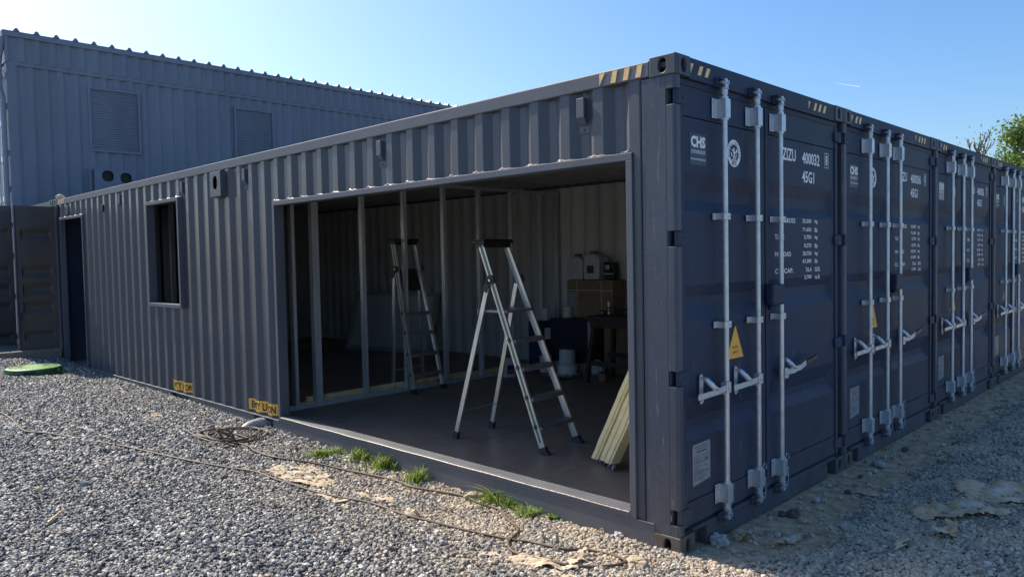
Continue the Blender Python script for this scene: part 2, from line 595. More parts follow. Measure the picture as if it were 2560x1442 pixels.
def hinge_mb(right=False):
    m = MB()
    m.add([(.026, .004, -.040), (.075, .004, -.040), (.135, .012, -.030), (.135, .012, .030), (.075, .004, .040), (.026, .004, .040),
           (.026, .020, -.040), (.075, .020, -.040), (.135, .026, -.030), (.135, .026, .030), (.075, .020, .040), (.026, .020, .040)],
          [(0, 1, 2, 3, 4, 5), (11, 10, 9, 8, 7, 6)] + [(i, (i + 1) % 6, (i + 1) % 6 + 6, i + 6) for i in range(6)])
    m.tube([(.034, .024, -.044), (.034, .024, .044)], .013, 10)
    bolt(m, .092, .010, 0, .008, .006)
    if right: m.v = [(W8 - a, b, c) for a, b, c in m.v]
    return m

def stripe_mb(wd=.050, h=.056, sl=.030, tri=False):
    m = MB(); t = .0015
    p = [(0, 0), (wd * .72, 0), (wd * .72 + sl, h), (sl, h)] if not tri else [(0, 0), (wd * .62, h), (0, h)]
    m.prism(p, 1, 0, t)
    return m

def weights_text(key, letters):
    return letters

ROWS = [('32,500', 'kg', 1.985), ('71,650', 'lb', 1.923), ('3,750', 'kg', 1.867), ('8,270', 'lb', 1.805),
        ('28,750', 'kg', 1.746), ('63,380', 'lb', 1.690), ('76.4', 'cu.m.', 1.628), ('2,700', 'cu.ft.', 1.572)]

def weights_mb():
    m = MB(); y = .0285; h = .034
    for s, u_, z in ROWS:
        wd = .027 * len(s) * .95
        text_xz(m, s, 1.895 - wd, 1.895, z - h / 2, z + h / 2, y, .004)
        text_xz(m, u_, 1.955, 1.955 + .027 * min(len(u_), 3.6), z - h / 2, z + h / 2, y, .004)
    for s, z in (('MAX GROSS', 1.985), ('TARE', 1.867), ('PAYLOAD', 1.746), ('CU. CAP.', 1.628)):
        text_xz(m, s, 1.290, 1.290 + .0365 * len(s), z - h / 2, z + h / 2, y, .004)
    return m

def number_mb(num, chk):
    m = MB(); y = .0285
    text_xz(m, 'ZIZU', 1.415, 1.630, 2.408, 2.495, y, .004)
    text_xz(m, num, 1.739, 2.047, 2.405, 2.492, y, .004)
    text_xz(m, chk, 2.163, 2.200, 2.420, 2.500, y, .004)
    for a, b, c, d in ((2.146, 2.150, 2.402, 2.516), (2.212, 2.216, 2.402, 2.516), (2.150, 2.212, 2.402, 2.406), (2.150, 2.212, 2.512, 2.516)):
        m.box(a, b, y - .0003, y + .0008, c, d)
    text_xz(m, '45G1', 1.738, 1.950, 2.268, 2.355, y, .004)
    return m

def chs_mb(big=True):
    m = MB(); y = .0262
    if big: return text_xz(m, 'CHS', .205, .368, 2.388, 2.456, y, .045)
    text_xz(m, 'CONTAINER GROUP', .205, .366, 2.352, 2.374, y, .01)
    text_xz(m, 'WWW.CHS-CONTAINERGROUP.COM', .203, .368, 2.313, 2.325, y, .02)
    return m

def emblem_mb(ring=False, letters=False):
    m = MB(); y = .0285; cx, cz = .722, 2.392
    def annulus(r0_, r1_, yy, n=40):
        vs = []
        for k in range(n):
            a = 2 * PI * k / n
            vs += [(cx + r0_ * math.cos(a), yy, cz + r0_ * math.sin(a)), (cx + r1_ * math.cos(a), yy, cz + r1_ * math.sin(a))]
        m.add(vs, [(2 * k, 2 * k + 1, (2 * k + 3) % (2 * n), (2 * k + 2) % (2 * n)) for k in range(n)])
    if ring:
        annulus(.059, .086, y); annulus(.054, .056, y); return m
    y -= .0006
    for txt, a0, a1, flip in ((('BUREAU VERITAS', 205, -25, 1), ('1828', 245, 295, -1)) if letters else ()):
        n = len(txt)
        for i, ch in enumerate(txt):
            if ch == ' ': continue
            a = R(a0 + (a1 - a0) * (i + .5) / n)
            co, fs = text_mesh(ch, .01)
            hh, wd = .0165, .0125 if ch != 'I' else .004
            rx = Vector((math.sin(a), 0, -math.cos(a))) * flip; rz = Vector((math.cos(a), 0, math.sin(a))) * flip
            o = Vector((cx + .0695 * math.cos(a), y, cz + .0695 * math.sin(a)))
            m.add([tuple(o + rx * (u - .5) * wd + rz * (v - .5) * hh) for u, v in co], fs)
    if letters: return m
    # the little standing figure inside the ring, as loose bars
    for a, b, r_ in (((-.004, .034), (-.002, .022), .007), ((-.002, .020), (.004, -.010), .009), ((.004, -.010), (-.014, -.040), .005),
                     ((.004, -.010), (.018, -.038), .005), ((-.002, .014), (-.030, .022), .004), ((.0, .012), (.028, .004), .004),
                     ((.028, .030), (.026, -.030), .003), ((-.036, .006), (-.026, -.022), .006), ((.030, .022), (.044, .010), .005), ((-.030, -.044), (.030, -.044), .003)):
        m.bar((cx + a[0], y, cz + a[1]), (cx + b[0], y, cz + b[1]), r_ * 2, .0008, Vector((1, 0, 0)) if abs(a[0] - b[0]) < abs(a[1] - b[1]) else Vector((0, 0, 1)))
    return m

def tri_mb(r=0.0):
    p = [(.607, 1.088), (.823, 1.088), (.724, 1.290), (.712, 1.290)]
    c = (.716, 1.155)
    if r: p = [(c[0] + (a - c[0]) * (1 + r), c[1] + (b - c[1]) * (1 + r)) for a, b in p]
    return p

def super_text_mb():
    m = MB()
    text_xz(m, 'SUPER', .680, .752, 1.150, 1.168, .0255, .0)
    text_xz(m, 'HEAVY', .680, .754, 1.118, 1.136, .0255, .0)
    return m

def plate_print_mb():
    m = MB(); rr = random.Random(3); y = .0262
    z = .606
    for blk, n in (((.206, .380), 1), ((.228, .366), 1)):
        xs = blk[0]
        while xs < blk[1]:
            l = rr.uniform(.012, .03); m.box(xs, min(xs + l, blk[1]), y, y + .0005, z - .005, z); xs += l + .006
        z -= .014
    m.box(.235, .350, y, y + .0005, z - .010, z - .002); z -= .030
    while z > .392:
        xs = .203; end = rr.choice((.26, .31, .36, .384))
        while xs < end:
            l = rr.uniform(.008, .03); m.box(xs, min(xs + l, end), y, y + .0005, z - .0025, z); xs += l + .004
        z -= rr.choice((.0075, .0075, .012))
    m.box(.335, .362, y, y + .0005, .512, .522)
    return m

RODS = (.512, .935, 1.275)

def container_end(root, num, chk, look):
    for mir in (False, True):
        part('corner_post', lambda: post_mb(mir, .052 if mir else 0), 'navy_post' if not mir else 'navy', root, key=('post', mir), bev=.003)
    m = MB(); m.box(.159, W8 - .159, .004, .060, 2.772, 2.890); m.box(.056, W8 - .056, .026, .075, 2.737, 2.772)
    m.box(.159, W8 - .159, .004, .10, 2.890, 2.894)
    part('door_header', m, 'navy', root, bev=.004)
    m = MB(); m.box(.310, 2.128, .006, .080, .0, .138); m.box(.159, .310, .006, .080, .118, .138); m.box(2.128, W8 - .159, .006, .080, .118, .138)
    m.box(.159, .310, .07, .08, .0, .118); m.box(2.128, W8 - .159, .07, .08, .0, .118)
    part('door_sill', m, 'navy', root, bev=.004)
    for i, xx in enumerate((.170, .245, .325)):
        part('hazard_stripe', lambda: stripe_mb(tri=(i == 0)), 'tan', root, (xx, .0022, 2.806), key=('st', i == 0))
    for i, xx in enumerate((1.795, 1.880, 1.965, 2.050)):
        part('hazard_stripe', lambda: stripe_mb(tri=(i == 0)), 'tan', root, (xx, .0022, 2.806), key=('st', i == 0))
    m = MB(); m.box(.056, W8 - .056, .078, .088, .14, 2.772)
    part('light_leak_plate', m, 'inner_dark', root)  # added plate behind the doors, blocks light leaking in round them
    for mir in (False, True):
        for z in NOTCH:
            part('hinge', lambda: hinge_mb(mir), 'navy', root, (0, 0, z), key=('hinge', mir), bev=.002)
    DL = part('door', lambda: door_mb(.068, 1.112), 'navy', root, key='doorL', label='left door with the yellow triangle sticker')
    DR = part('door', lambda: door_mb(1.134, 2.370), 'navy', root, key='doorR', label='right door with the white numbers')
    part('door_gasket', lambda: gasket_mb(.068, 1.112), 'gasket', DL, key='gkL')
    part('door_gasket', lambda: gasket_mb(1.134, 2.370), 'gasket', DR, key='gkR')
    for i, x in enumerate(RODS):
        D = DL if i < 2 else DR
        yr = -.022
        part('locking_rod', rod_mb, 'galv', D, (x, yr, 0), key='rod', smooth=False)
        for z, lg in ((2.640, True), (1.985, False), (1.322, False), (.272, True)):
            part('rod_guide', lambda: guide_mb(lg), 'galv', D, (x, yr, z), key=('guide', lg), bev=.002)
        part('rod_cam', lambda: cam_mb(True), 'galv', D, (x, yr, 2.735), key='camU', bev=.002)
        part('rod_cam', lambda: cam_mb(False), 'galv', D, (x, yr, .195), key='camD', bev=.002)
        part('cam_keeper', lambda: keeper_mb(True), 'navy', root, (x, -.018, 2.735), key='kpU', bev=.002)
        part('cam_keeper', lambda: keeper_mb(False), 'navy', root, (x, -.018, .190), key='kpD', bev=.002)
        if i < 2:
            part('door_handle', handle_mb, 'galv', D, (x, yr, .935), key='hd', bev=.002)
            part('handle_catch', catch_mb, 'galv', D, (x - .235, yr + .01, .945), key='ct', bev=.001)
        else:
            part('door_handle', lever_mb, 'galv', D, (x, yr, .925), key='lv', bev=.002)
            g = MB(); g.bar((.33, -.030, .042), (.52, -.030, .066), .020, .030, Vector((0, 1, 0)))
            part('handle_grip', g, 'grip', D, (x, yr, .925), key='grip', bev=.003)
            part('handle_catch', catch_mb, 'galv', D, (x + .090, yr + .01, .945), key='ct', bev=.001)
        if i > 0:   # thin seal wire looped round the lower housings
            m = MB(); pts = [(.012 + .022 * math.cos(a) * (1 + .3 * math.sin(3 * a)), -.032, .03 + .05 * math.sin(a) - .02 * a / 6) for a in np.linspace(0, 5.6, 16)]
            pts += [(.030, -.034, -.10), (.018, -.03, -.16)]
            m.tube(pts, .0022, 5)
            part('seal_wire', m, 'galv', D, (x, yr, .30), key='wire')
    m = MB(); m.box(1.112, 1.288, -.046, .020, 1.402, 1.545); m.box(1.16, 1.24, -.01, .022, 1.37, 1.402)
    part('lock_box', m, 'navy', DR, key='lockbox', bev=.014)
    # printed marks, a hair proud of the sheet
    for nm, t_, a, b, c, d in (('owner_code', 'ZIZU', 1.415, 1.630, 2.408, 2.495), ('serial_number', num, 1.739, 2.047, 2.405, 2.492), ('check_digit', chk, 2.163, 2.200, 2.420, 2.500), ('size_code', '45G1', 1.738, 1.950, 2.268, 2.355)):
        part(nm, lambda: text_xz(MB(), t_, a, b, c, d, .0285, .022), 'white', DR, key=(nm, t_))
    m = MB(); m.ring_plate((2.146, 2.216, 2.402, 2.516), [(2.212, 2.459), (2.212, 2.512), (2.181, 2.512), (2.150, 2.512), (2.150, 2.459), (2.150, 2.406), (2.181, 2.406), (2.212, 2.406)], 1, .0282, .0293)
    part('digit_box', m, 'white', DR)
    h = .034
    for s_, u_, z in ROWS:
        wd = .027 * len(s_) * .95
        part('weight_value', lambda: text_xz(MB(), s_, 1.895 - wd, 1.895, z - h / 2, z + h / 2, .0285, .022), 'white', DR, key=('wv', s_))
        part('weight_unit', lambda: text_xz(MB(), u_, 1.955, 1.955 + .027 * min(len(u_), 3.6), z - h / 2, z + h / 2, .0285, .022), 'white', DR, key=('wu', s_))
    for s_, z in (('MAX GROSS', 1.985), ('TARE', 1.867), ('PAYLOAD', 1.746), ('CU. CAP.', 1.628)):
        part('weight_heading', lambda: text_xz(MB(), s_, 1.290, 1.290 + .0365 * len(s_), z - h / 2, z + h / 2, .0285, .022), 'white', DR, key=('wh', s_))
    m = MB(); m.box(.193, .380, .0280, .0292, 2.284, 2.470)
    part('company_sticker', m, 'decal_blue' if look != 'pale' else 'plate', DL)
    part('company_name', chs_mb, 'white', DL, (0, .0010, 0), key='chs')
    part('company_small_print', lambda: chs_mb(False), 'white', DL, (0, .0010, 0), key='chs2', kind='stuff')
    m = MB(); m.box(.203, .368, .0272, .0280, 2.313, 2.3255)
    part('inspection_emblem', lambda: emblem_mb(True), 'white', DL, key='emblem')
    part('emblem_figure', emblem_mb, 'white', DL, key='emblemf', kind='stuff')
    part('emblem_lettering', lambda: emblem_mb(False, True), 'black', DL, key='embleml', kind='stuff')
    m = MB(); m.prism(tri_mb(.14), 1, .0282, .0292)
    part('warning_triangle_border', m, 'black', DL, key='trib')
    m = MB(); m.prism(tri_mb(), 1, .0262, .0280)
    part('warning_triangle', m, 'yellow', DL, key='tri')
    part('warning_lettering', super_text_mb, 'black', DL, key='super')
    m = MB(); m.prism([(.193, .375), (.205, .372), (.392, .392), (.393, .618), (.388, .624), (.196, .621), (.190, .600)], 1, .0270, .0292)
    part('data_plate', m, 'plate', DL, key='dplate')
    part('data_print', plate_print_mb, 'print_dark', DL, key='dprint')

def corrugated_x(y0, y1, z0, z1, xo, xi, y_ref=4.62, holes=(), sign=1):
    """corrugated sheet standing in a plane x=const, running along y"""
    def prof(y):
        t = (y_ref - y) % PITCH
        if t <= .072: return xo
        if t <= .140: return xo + (xi - xo) * (t - .072) / .068
        if t <= .2025: return xi
        return xi + (xo - xi) * (t - .2025) / (PITCH - .2025)
    br = {y0, y1}
    k0 = int((y_ref - y1) / PITCH) - 2; k1 = int((y_ref - y0) / PITCH) + 2
    for k in range(k0, k1 + 1):
        for o in (0, .072, .140, .2025):
            y = y_ref - k * PITCH - o
            if y0 < y < y1: br.add(y)
    for h in holes:
        for y in h[:2]:
            if y0 < y < y1: br.add(y)
    br = sorted(br); m = MB()
    for a, b in zip(br[:-1], br[1:]):
        if b - a < 1e-5: continue
        mid = (a + b) / 2; iv = [(z0, z1)]
        for (ha, hb, za, zb) in holes:
            if ha < mid < hb:
                nv = []
                for (p, q_) in iv:
                    if za > p: nv.append((p, min(za, q_)))
                    if zb < q_: nv.append((max(zb, p), q_))
                iv = nv
        xa, xb = prof(a + 1e-7), prof(b - 1e-7)
        for p, q_ in iv:
            m.add([(xa, a, p), (xb, b, p), (xb, b, q_), (xa, a, q_)], [(0, 1, 2, 3)])
    return m, prof

def weld_mesh(mb):
    me = mb.mesh('sheet', recalc=False)
    bm = bmesh.new(); bm.from_mesh(me)
    bmesh.ops.remove_doubles(bm, verts=bm.verts, dist=.0002)
    bmesh.ops.recalc_face_normals(bm, faces=bm.faces)
    bm.to_mesh(me); bm.free()
    return me

def solid(o, t=.003):
    s = o.modifiers.new('solid', 'SOLIDIFY'); s.thickness = t; s.offset = 0

# ---------------- the open-sided container at the near corner
OPEN = [(.322, 4.640, .165, 2.350), (6.945, 7.945, 1.25, 2.55), (10.72, 11.88, .165, 2.545)]
c1 = thing('shipping_container', 'dark blue shipping container at the near corner with its long side cut open, marked 400032', 'container', (0, 0, 0), group='dark shipping containers in a row')
castings(c1, ('front', 'back'))
container_end(c1, '400032', '8', 'blue')
mb_, PROF = corrugated_x(.238, 11.96, .160, 2.790, .010, .046, holes=OPEN)
sp = part('side_panel', weld_mesh(mb_), 'side', c1, label='corrugated long side with door, window and wide shop opening cut out'); solid(sp)
m = MB(); m.box(.0, .058, .174, L40 - .174, 2.786, 2.880)
part('top_rail', m, 'rail', c1, bev=.008)
m = MB(); m.box(W8 - .055, W8 - .001, .174, L40 - .174, 2.780, 2.880)
part('top_rail', m, 'rail', c1)
m = MB()
for a, b in ((.174, 4.78), (5.20, 6.85), (7.40, L40 - .174)):
    m.box(.0, .008, a, b, .004, .160)
    m.box(.008, .05, a, b, .004, .012)
m.box(-.005, .055, .174, L40 - .174, .160, .167)
m.box(.050, .058, 4.6, 7.6, .02, .158)
for yy in (4.78, 5.20, 6.85, 7.40): m.box(.008, .30, yy - .004, yy + .004, .01, .158)
part('bottom_rail', m, 'rail', c1, bev=.002)
m = MB(); m.box(W8 - .055, W8 - .001, .174, L40 - .174, .0, .155)
part('bottom_rail', m, 'rail', c1)
# back end corner posts + end wall
for xa_ in (.003, W8 - .12): part('rear_corner_post', MB().box(xa_, xa_ + .117, L40 - .20, L40 - .004, .118, H9 - .118), 'navy', c1)
m = MB(); m.box(.12, W8 - .12, L40 - .10, L40 - .06, .0, H9 - .02)
part('end_wall', m, 'navy', c1)
for i, yy in enumerate((.235, .325, .415, .505)):
    m = MB(); sg = [(yy, 2.797), (yy + .036, 2.797), (yy + .020, 2.868), (yy - .016, 2.868)] if i < 3 else [(yy + .03, 2.868), (yy + .03, 2.797), (yy - .012, 2.868)]
    m.prism(sg, 0, -.0018, .0002); part('hazard_stripe', m, 'tan', c1)
for i in range(4):
    yy = 11.62 + i * .09
    m = MB(); m.prism([(yy, 2.797), (yy + .036, 2.797), (yy + .020, 2.868), (yy - .016, 2.868)], 0, -.0018, .0002); part('hazard_stripe', m, 'tan', c1)

# roof sheets (seen from below) with shallow corrugation across
def roof_mb(xa, xb):
    m = MB(); y = .10; i = 0
    pts = []
    while y < 12.05:
        pts += [(y, 2.812), (y + .09, 2.812), (y + .11, 2.830), (y + .19, 2.830)]
        y += .21
    vs = []; fs = []
    for yy, z in pts: vs += [(xa, yy, z), (xb, yy, z)]
    for k in range(len(pts) - 1): fs.append((2 * k, 2 * k + 1, 2 * k + 3, 2 * k + 2))
    m.add(vs, fs); m.box(xa, xb, .06, 12.13, 2.842, 2.870)
    return m
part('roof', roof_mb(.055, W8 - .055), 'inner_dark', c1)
# plywood floor boards running across, each sheet its own piece
FLOORM, fnt, fb = new_mat('plywood_floor')
P_ = wpos(fnt)
fn1 = noise_tex(fnt, 3.0, 6, .7, P_, (1, 6, 1)); fn2 = noise_tex(fnt, 1.1, 4, .6, P_)
fc = mixc(fnt, fn2.outputs[0], ramp(fnt, fn1.outputs[0], [(.3, (.10, .068, .048)), (.7, (.26, .185, .13))]).outputs[0], (.22, .185, .155))
fn3 = noise_tex(fnt, 7, 5, .75, P_)
fc = mixc(fnt, ramp(fnt, fn3.outputs[0], [(.55, (0, 0, 0)), (.72, (.6, .6, .6))]).outputs[0], fc, (.34, .30, .26))
fnt.links.new(fc, fb.inputs['Base Color']); fb.inputs['Specular IOR Level'].default_value = .5
fnt.links.new(ramp(fnt, fn2.outputs[0], [(.3, (.30,) * 3), (.7, (.60,) * 3)]).outputs[0], fb.inputs['Roughness'])
bump(fnt, fn1.outputs[0], .3, .002, fb)
MT['floor'] = FLOORM
def floor_boards(root, xa, xb):
    y = .10
    while y < 12.0:
        ln = 1.20
        m = MB(); m.box(xa + .0015, xb - .0015, y + .0015, min(y + ln, 12.08) - .0015, .125, .160 + random.uniform(-.0012, .0012))
        part('floor_board', m, 'floor', root); y += ln
floor_boards(c1, .112, 1.22); floor_boards(c1, 1.22, W8 + .008)
m = MB(); m.box(.06, W8, .1, 12.1, .10, .124)
part('floor_underside', m, 'cavity', c1)

# frames of the cut openings
def frame_box(root, y0, y1, z0, z1, x0, x1, t, label, bottom=True, mat='rail'):
    m = MB()
    m.box(x0, x1, y0, y0 + t, z0, z1 - t); m.box(x0, x1, y1 - t, y1, z0, z1 - t)
    m.box(x0, x1, y0, y1, z1 - t, z1)
    if bottom: m.box(x0, x1, y0 + t, y1 - t, z0, z0 + t)
    return m
of = part('opening_frame', frame_box(None, .300, 4.660, .167, 2.368, -.006, .100, .045, ''), 'rail', c1, bev=.003)
m = MB(); m.box(-.002, .125, .345, 4.615, .190, .2010)
part('opening_sill', m, 'sill', c1)
wf = part('window_frame', frame_box(None, 6.915, 7.970, 1.225, 2.572, -.032, .075, .045, ''), 'rail', c1, bev=.003)
df = part('doorway_frame', frame_box(None, 10.69, 11.905, .167, 2.565, -.004, .08, .035, '', False), 'rail', c1, bev=.003)

def weld_line(y0, y1, z, seed, amp=.004):
    rr = random.Random(seed); m = MB(); pts = []; rs = []
    y = y0
    while y < y1:
        t = (4.62 - y) % PITCH
        burr = .010 if (.19 < t < PITCH or t < .02) else 0
        pts.append((PROF(min(max(y, .24), 11.9)) - .004 - rr.uniform(0, .003), y, z + rr.uniform(-amp, amp) * .5 + (burr * rr.random() if burr else 0)))
        rs.append(rr.uniform(.0035, .0062) + (rr.uniform(0, .004) if burr else 0)); y += .018
    m.tube(pts, rs, 6)
    # ledge of raw metal between the sheet and the frame
    return m
part('cut_edge', weld_line(.33, 4.655, 2.372, 1), 'weld', c1)
part('cut_edge', weld_line(6.92, 7.965, 2.577, 2), 'weld', c1)
part('cut_edge', weld_line(10.70, 11.90, 2.570, 3), 'weld', c1)
m = MB(); m.tube([(-.004, y, .2005 + .0012 * math.sin(y * 9)) for y in np.linspace(.35, 4.61, 60)], .0055, 6)
part('sill_edge', m, 'weld', c1)

# small vent covers under the top rail
def vent_mb():
    m = MB()
    m.box(.038, .044, -.042, .042, -.135, .130)
    m.hexa([(-.004, -.030, -.040), (.040, -.030, -.040), (.040, .030, -.040), (-.004, .030, -.040)],
           [(-.004, -.030, .082), (.040, -.030, .082), (.040, .030, .082), (-.004, .030, .082)])
    m.hexa([(.030, -.026, -.085), (.040, -.026, -.085), (.040, .026, -.085), (.030, .026, -.085)],
           [(-.004, -.030, -.040), (.040, -.030, -.040), (.040, .030, -.040), (-.004, .030, -.040)])
    for a, z in ((-.024, .108), (.024, .108), (0, -.112)):
        m.tube([(.037, a, z), (.030, a, z)], .008, 8)
    return m
for k in (14, 6, -3, -9, -17, -26):
    yc = 4.62 - k * PITCH - .171
    part('vent_cover', vent_mb, 'rail', c1, (0, yc, 2.665), key='vent', bev=.003)
mm = MB(); mm.ring_plate((5.690, 5.955, 2.495, 2.765), oval(5.823, 2.645, .052, .075), 0, -.052, -.045)
m2 = MB(); m2.box(-.0445, .044, 5.690, 5.955, 2.765, 2.770); m2.box(-.0445, .044, 5.690, 5.955, 2.490, 2.495)
m2.box(-.0445, .044, 5.690, 5.695, 2.495, 2.765); m2.box(-.0445, .044, 5.950, 5.955, 2.495, 2.765)
m2.v += []; o_ = len(m2.v)
mm.add(m2.v, m2.f)
part('fan_housing', mm, 'rail', c1, bev=.002)
m = MB(); m.box(-.012, -.008, 5.696, 5.949, 2.496, 2.764); part('fan_housing_back', m, 'cavity', c1)
m = MB(); m.box(-.012, .040, 9.675, 9.775, 2.555, 2.655); part('socket_box', m, 'cavity', c1, bev=.004)

# yellow forklift stickers that follow the ribs
def draped(name, y_left, wd, z0, z1, txt, mat, off, inset=0):
    """flat print facing -x, wrapped on the corrugation; text runs towards -y"""
    me = bpy.data.meshes.new(name)
    if txt is None:
        vs = [(0, y_left, z0), (0, y_left - wd, z0), (0, y_left - wd, z1), (0, y_left, z1)]; fs = [(0, 1, 2, 3)]
    else:
        co, fs = text_mesh(txt, .030)
        vs = [(0, y_left - u * wd, z0 + v * (z1 - z0)) for u, v in co]
    me.from_pydata(vs, [], fs)
    bm = bmesh.new(); bm.from_mesh(me)
    for k in range(-40, 40):
        for o in (0, .072, .140, .2025):
            y = 4.62 - k * PITCH - o
            if y_left - wd < y < y_left:
                bmesh.ops.bisect_plane(bm, geom=bm.verts[:] + bm.edges[:] + bm.faces[:], plane_co=(0, y, 0), plane_no=(0, 1, 0), dist=1e-6)
    for v in bm.verts: v.co.x = PROF(v.co.y) - .0016 - off
    bm.to_mesh(me); bm.free(); me.update()
    return me
for y_left in (5.335, 7.43):
    e = part('forklift_sticker', draped('sticker', y_left, .60, .195, .312, None, 'yellow', .001), 'yellow', c1)
    part('sticker_lettering', draped('lettering', y_left - .035, .53, .212, .292, 'EMPTY LIFT ON', 'black', .0022), 'black', e)

# ---------------- the second container, its room shared with the first
GROUPC = 'dark shipping containers in a row'
def row_container(k, num, chk, label, look='blue'):
    c = thing('shipping_container', label, 'container', (2.455 * k, 0, 0), group=GROUPC)
    castings(c, ('front', 'back') if k < 2 else ('front',))
    container_end(c, num, chk, look)
    return c
c2 = row_container(1, '400036', '0', 'second dark blue container from the near corner, doors marked 400036')
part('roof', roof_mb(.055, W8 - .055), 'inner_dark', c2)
m = MB(); m.box(-.030, .058, .174, L40 - .174, 2.884, 2.892); part('light_leak_strip', m, 'rail', c2)  # strip added over the roof gap to keep daylight from leaking in
m = MB(); m.box(.001, .055, .174, L40 - .174, 2.780, 2.880); part('top_rail', m, 'rail', c2)
m = MB(); m.box(W8 - .055, W8 - .001, .174, L40 - .174, 2.780, 2.880); part('top_rail', m, 'rail', c2)
m = MB(); m.box(W8 - .055, W8 - .001, .174, L40 - .174, .0, .155); m.box(.001, .055, .174, L40 - .174, .0, .122); part('bottom_rail', m, 'rail', c2)
mb2, _ = corrugated_x(.10, 12.10, .155, 2.80, W8 - .012, W8 - .048, y_ref=4.7)
iw = part('side_panel', weld_mesh(mb2), 'inner', c2, label='pale corrugated inner wall'); solid(iw)
m = MB(); m.box(.06, W8 - .05, L40 - .10, L40 - .06, .0, H9 - .02); part('end_wall', m, 'inner_dark', c2)
floor_boards(c2, -.004, 1.22); floor_boards(c2, 1.22, W8 - .05)
m = MB(); m.box(0, W8 - .05, .1, 12.1, .10, .124); part('floor_underside', m, 'cavity', c2)
def closed_shell(c):
    m = MB(); m.box(.02, W8 - .02, .10, L40 - .05, .10, 2.868); part('container_shell', m, 'navy', c)
c3 = row_container(2, '400026', '7', 'third dark blue container from the near corner, with a pale company sticker and number 400026', 'pale'); closed_shell(c3)
c4 = row_container(3, '400030', '7', 'farthest dark blue container in the row, cut by the right edge of the photo'); closed_shell(c4)
# ================================================================== ground
gm, gnt, gb = new_mat('gravel_bed')
P_ = wpos(gnt)
v1 = N(gnt, "ShaderNodeTexVoronoi"); v1.inputs["Scale"].default_value = 42; gnt.links.new(P_, v1.inputs["Vector"])
g1 = noise_tex(gnt, 1.6, 5, .6, P_); g2 = noise_tex(gnt, 11, 5, .65, P_); g3 = noise_tex(gnt, 70, 3, .6, P_)
stone = ramp(gnt, v1.outputs["Color"], [(.1, (.12, .117, .11)), (.6, (.30, .29, .27)), (.95, (.50, .47, .41))]).outputs[0]
edge = ramp(gnt, v1.outputs["Distance"], [(.35, (1, 1, 1)), (.8, (.45, .45, .45))]).outputs[0]
mm_ = N(gnt, "ShaderNodeMix"); mm_.data_type = 'RGBA'; mm_.blend_type = 'MULTIPLY'; mm_.inputs[0].default_value = 1
gnt.links.new(stone, mm_.inputs[6]); gnt.links.new(edge, mm_.inputs[7])
dirt = ramp(gnt, g2.outputs[0], [(.30, (.30, .155, .075)), (.5, (.54, .35, .20)), (.72, (.68, .52, .36))]).outputs[0]
rustd = ramp(gnt, noise_tex(gnt, 2.6, 4, .6, P_).outputs[0], [(.60, (0, 0, 0)), (.72, (.75, .75, .75))]).outputs[0]
dirt = mixc(gnt, rustd, dirt, (.36, .15, .06))
sx = N(gnt, "ShaderNodeSeparateXYZ"); gnt.links.new(P_, sx.inputs[0])
# mask of the bare strip in front of the doors: x > 0 and y > -0.45 with a ragged edge
a1 = N(gnt, "ShaderNodeMath", operation='MULTIPLY_ADD'); gnt.links.new(g1.outputs[0], a1.inputs[0]); a1.inputs[1].default_value = .75; gnt.links.new(sx.outputs[1], a1.inputs[2])
a2 = N(gnt, "ShaderNodeMapRange"); a2.inputs[1].default_value = -.22; a2.inputs[2].default_value = -.12; gnt.links.new(a1.outputs[0], a2.inputs[0])
a3 = N(gnt, "ShaderNodeMapRange"); a3.inputs[1].default_value = -.02; a3.inputs[2].default_value = .06; gnt.links.new(sx.outputs[0], a3.inputs[0])
a4 = N(gnt, "ShaderNodeMath", operation='MULTIPLY'); gnt.links.new(a2.outputs[0], a4.inputs[0]); gnt.links.new(a3.outputs[0], a4.inputs[1])
a5 = N(gnt, "ShaderNodeMapRange"); a5.inputs[1].default_value = 10.6; a5.inputs[2].default_value = 9.9; gnt.links.new(sx.outputs[0], a5.inputs[0])
a6 = N(gnt, "ShaderNodeMapRange"); a6.inputs[1].default_value = .7; a6.inputs[2].default_value = .5; gnt.links.new(sx.outputs[1], a6.inputs[0])
a7 = N(gnt, "ShaderNodeMath", operation='MULTIPLY'); gnt.links.new(a5.outputs[0], a7.inputs[0]); gnt.links.new(a6.outputs[0], a7.inputs[1])
a8 = N(gnt, "ShaderNodeMath", operation='MULTIPLY'); gnt.links.new(a4.outputs[0], a8.inputs[0]); gnt.links.new(a7.outputs[0], a8.inputs[1])
col_ = mixc(gnt, a8.outputs[0], mm_.outputs[2], dirt)
# rough grass beyond the yard
ln = N(gnt, "ShaderNodeVectorMath", operation='LENGTH'); gnt.links.new(P_, ln.inputs[0])
lr_ = N(gnt, "ShaderNodeMapRange"); lr_.inputs[1].default_value = 26; lr_.inputs[2].default_value = 34; gnt.links.new(ln.outputs['Value'], lr_.inputs[0])
col_ = mixc(gnt, lr_.outputs[0], col_, ramp(gnt, noise_tex(gnt, .35, 6, .7, P_).outputs[0], [(.35, (.06, .085, .03)), (.65, (.16, .16, .07))]).outputs[0])
gnt.links.new(col_, gb.inputs["Base Color"]); gb.inputs["Roughness"].default_value = .9
nb = bump(gnt, v1.outputs["Distance"], .5, .008, gb)
bump(gnt, g3.outputs[0], .5, .004, gb, nb)

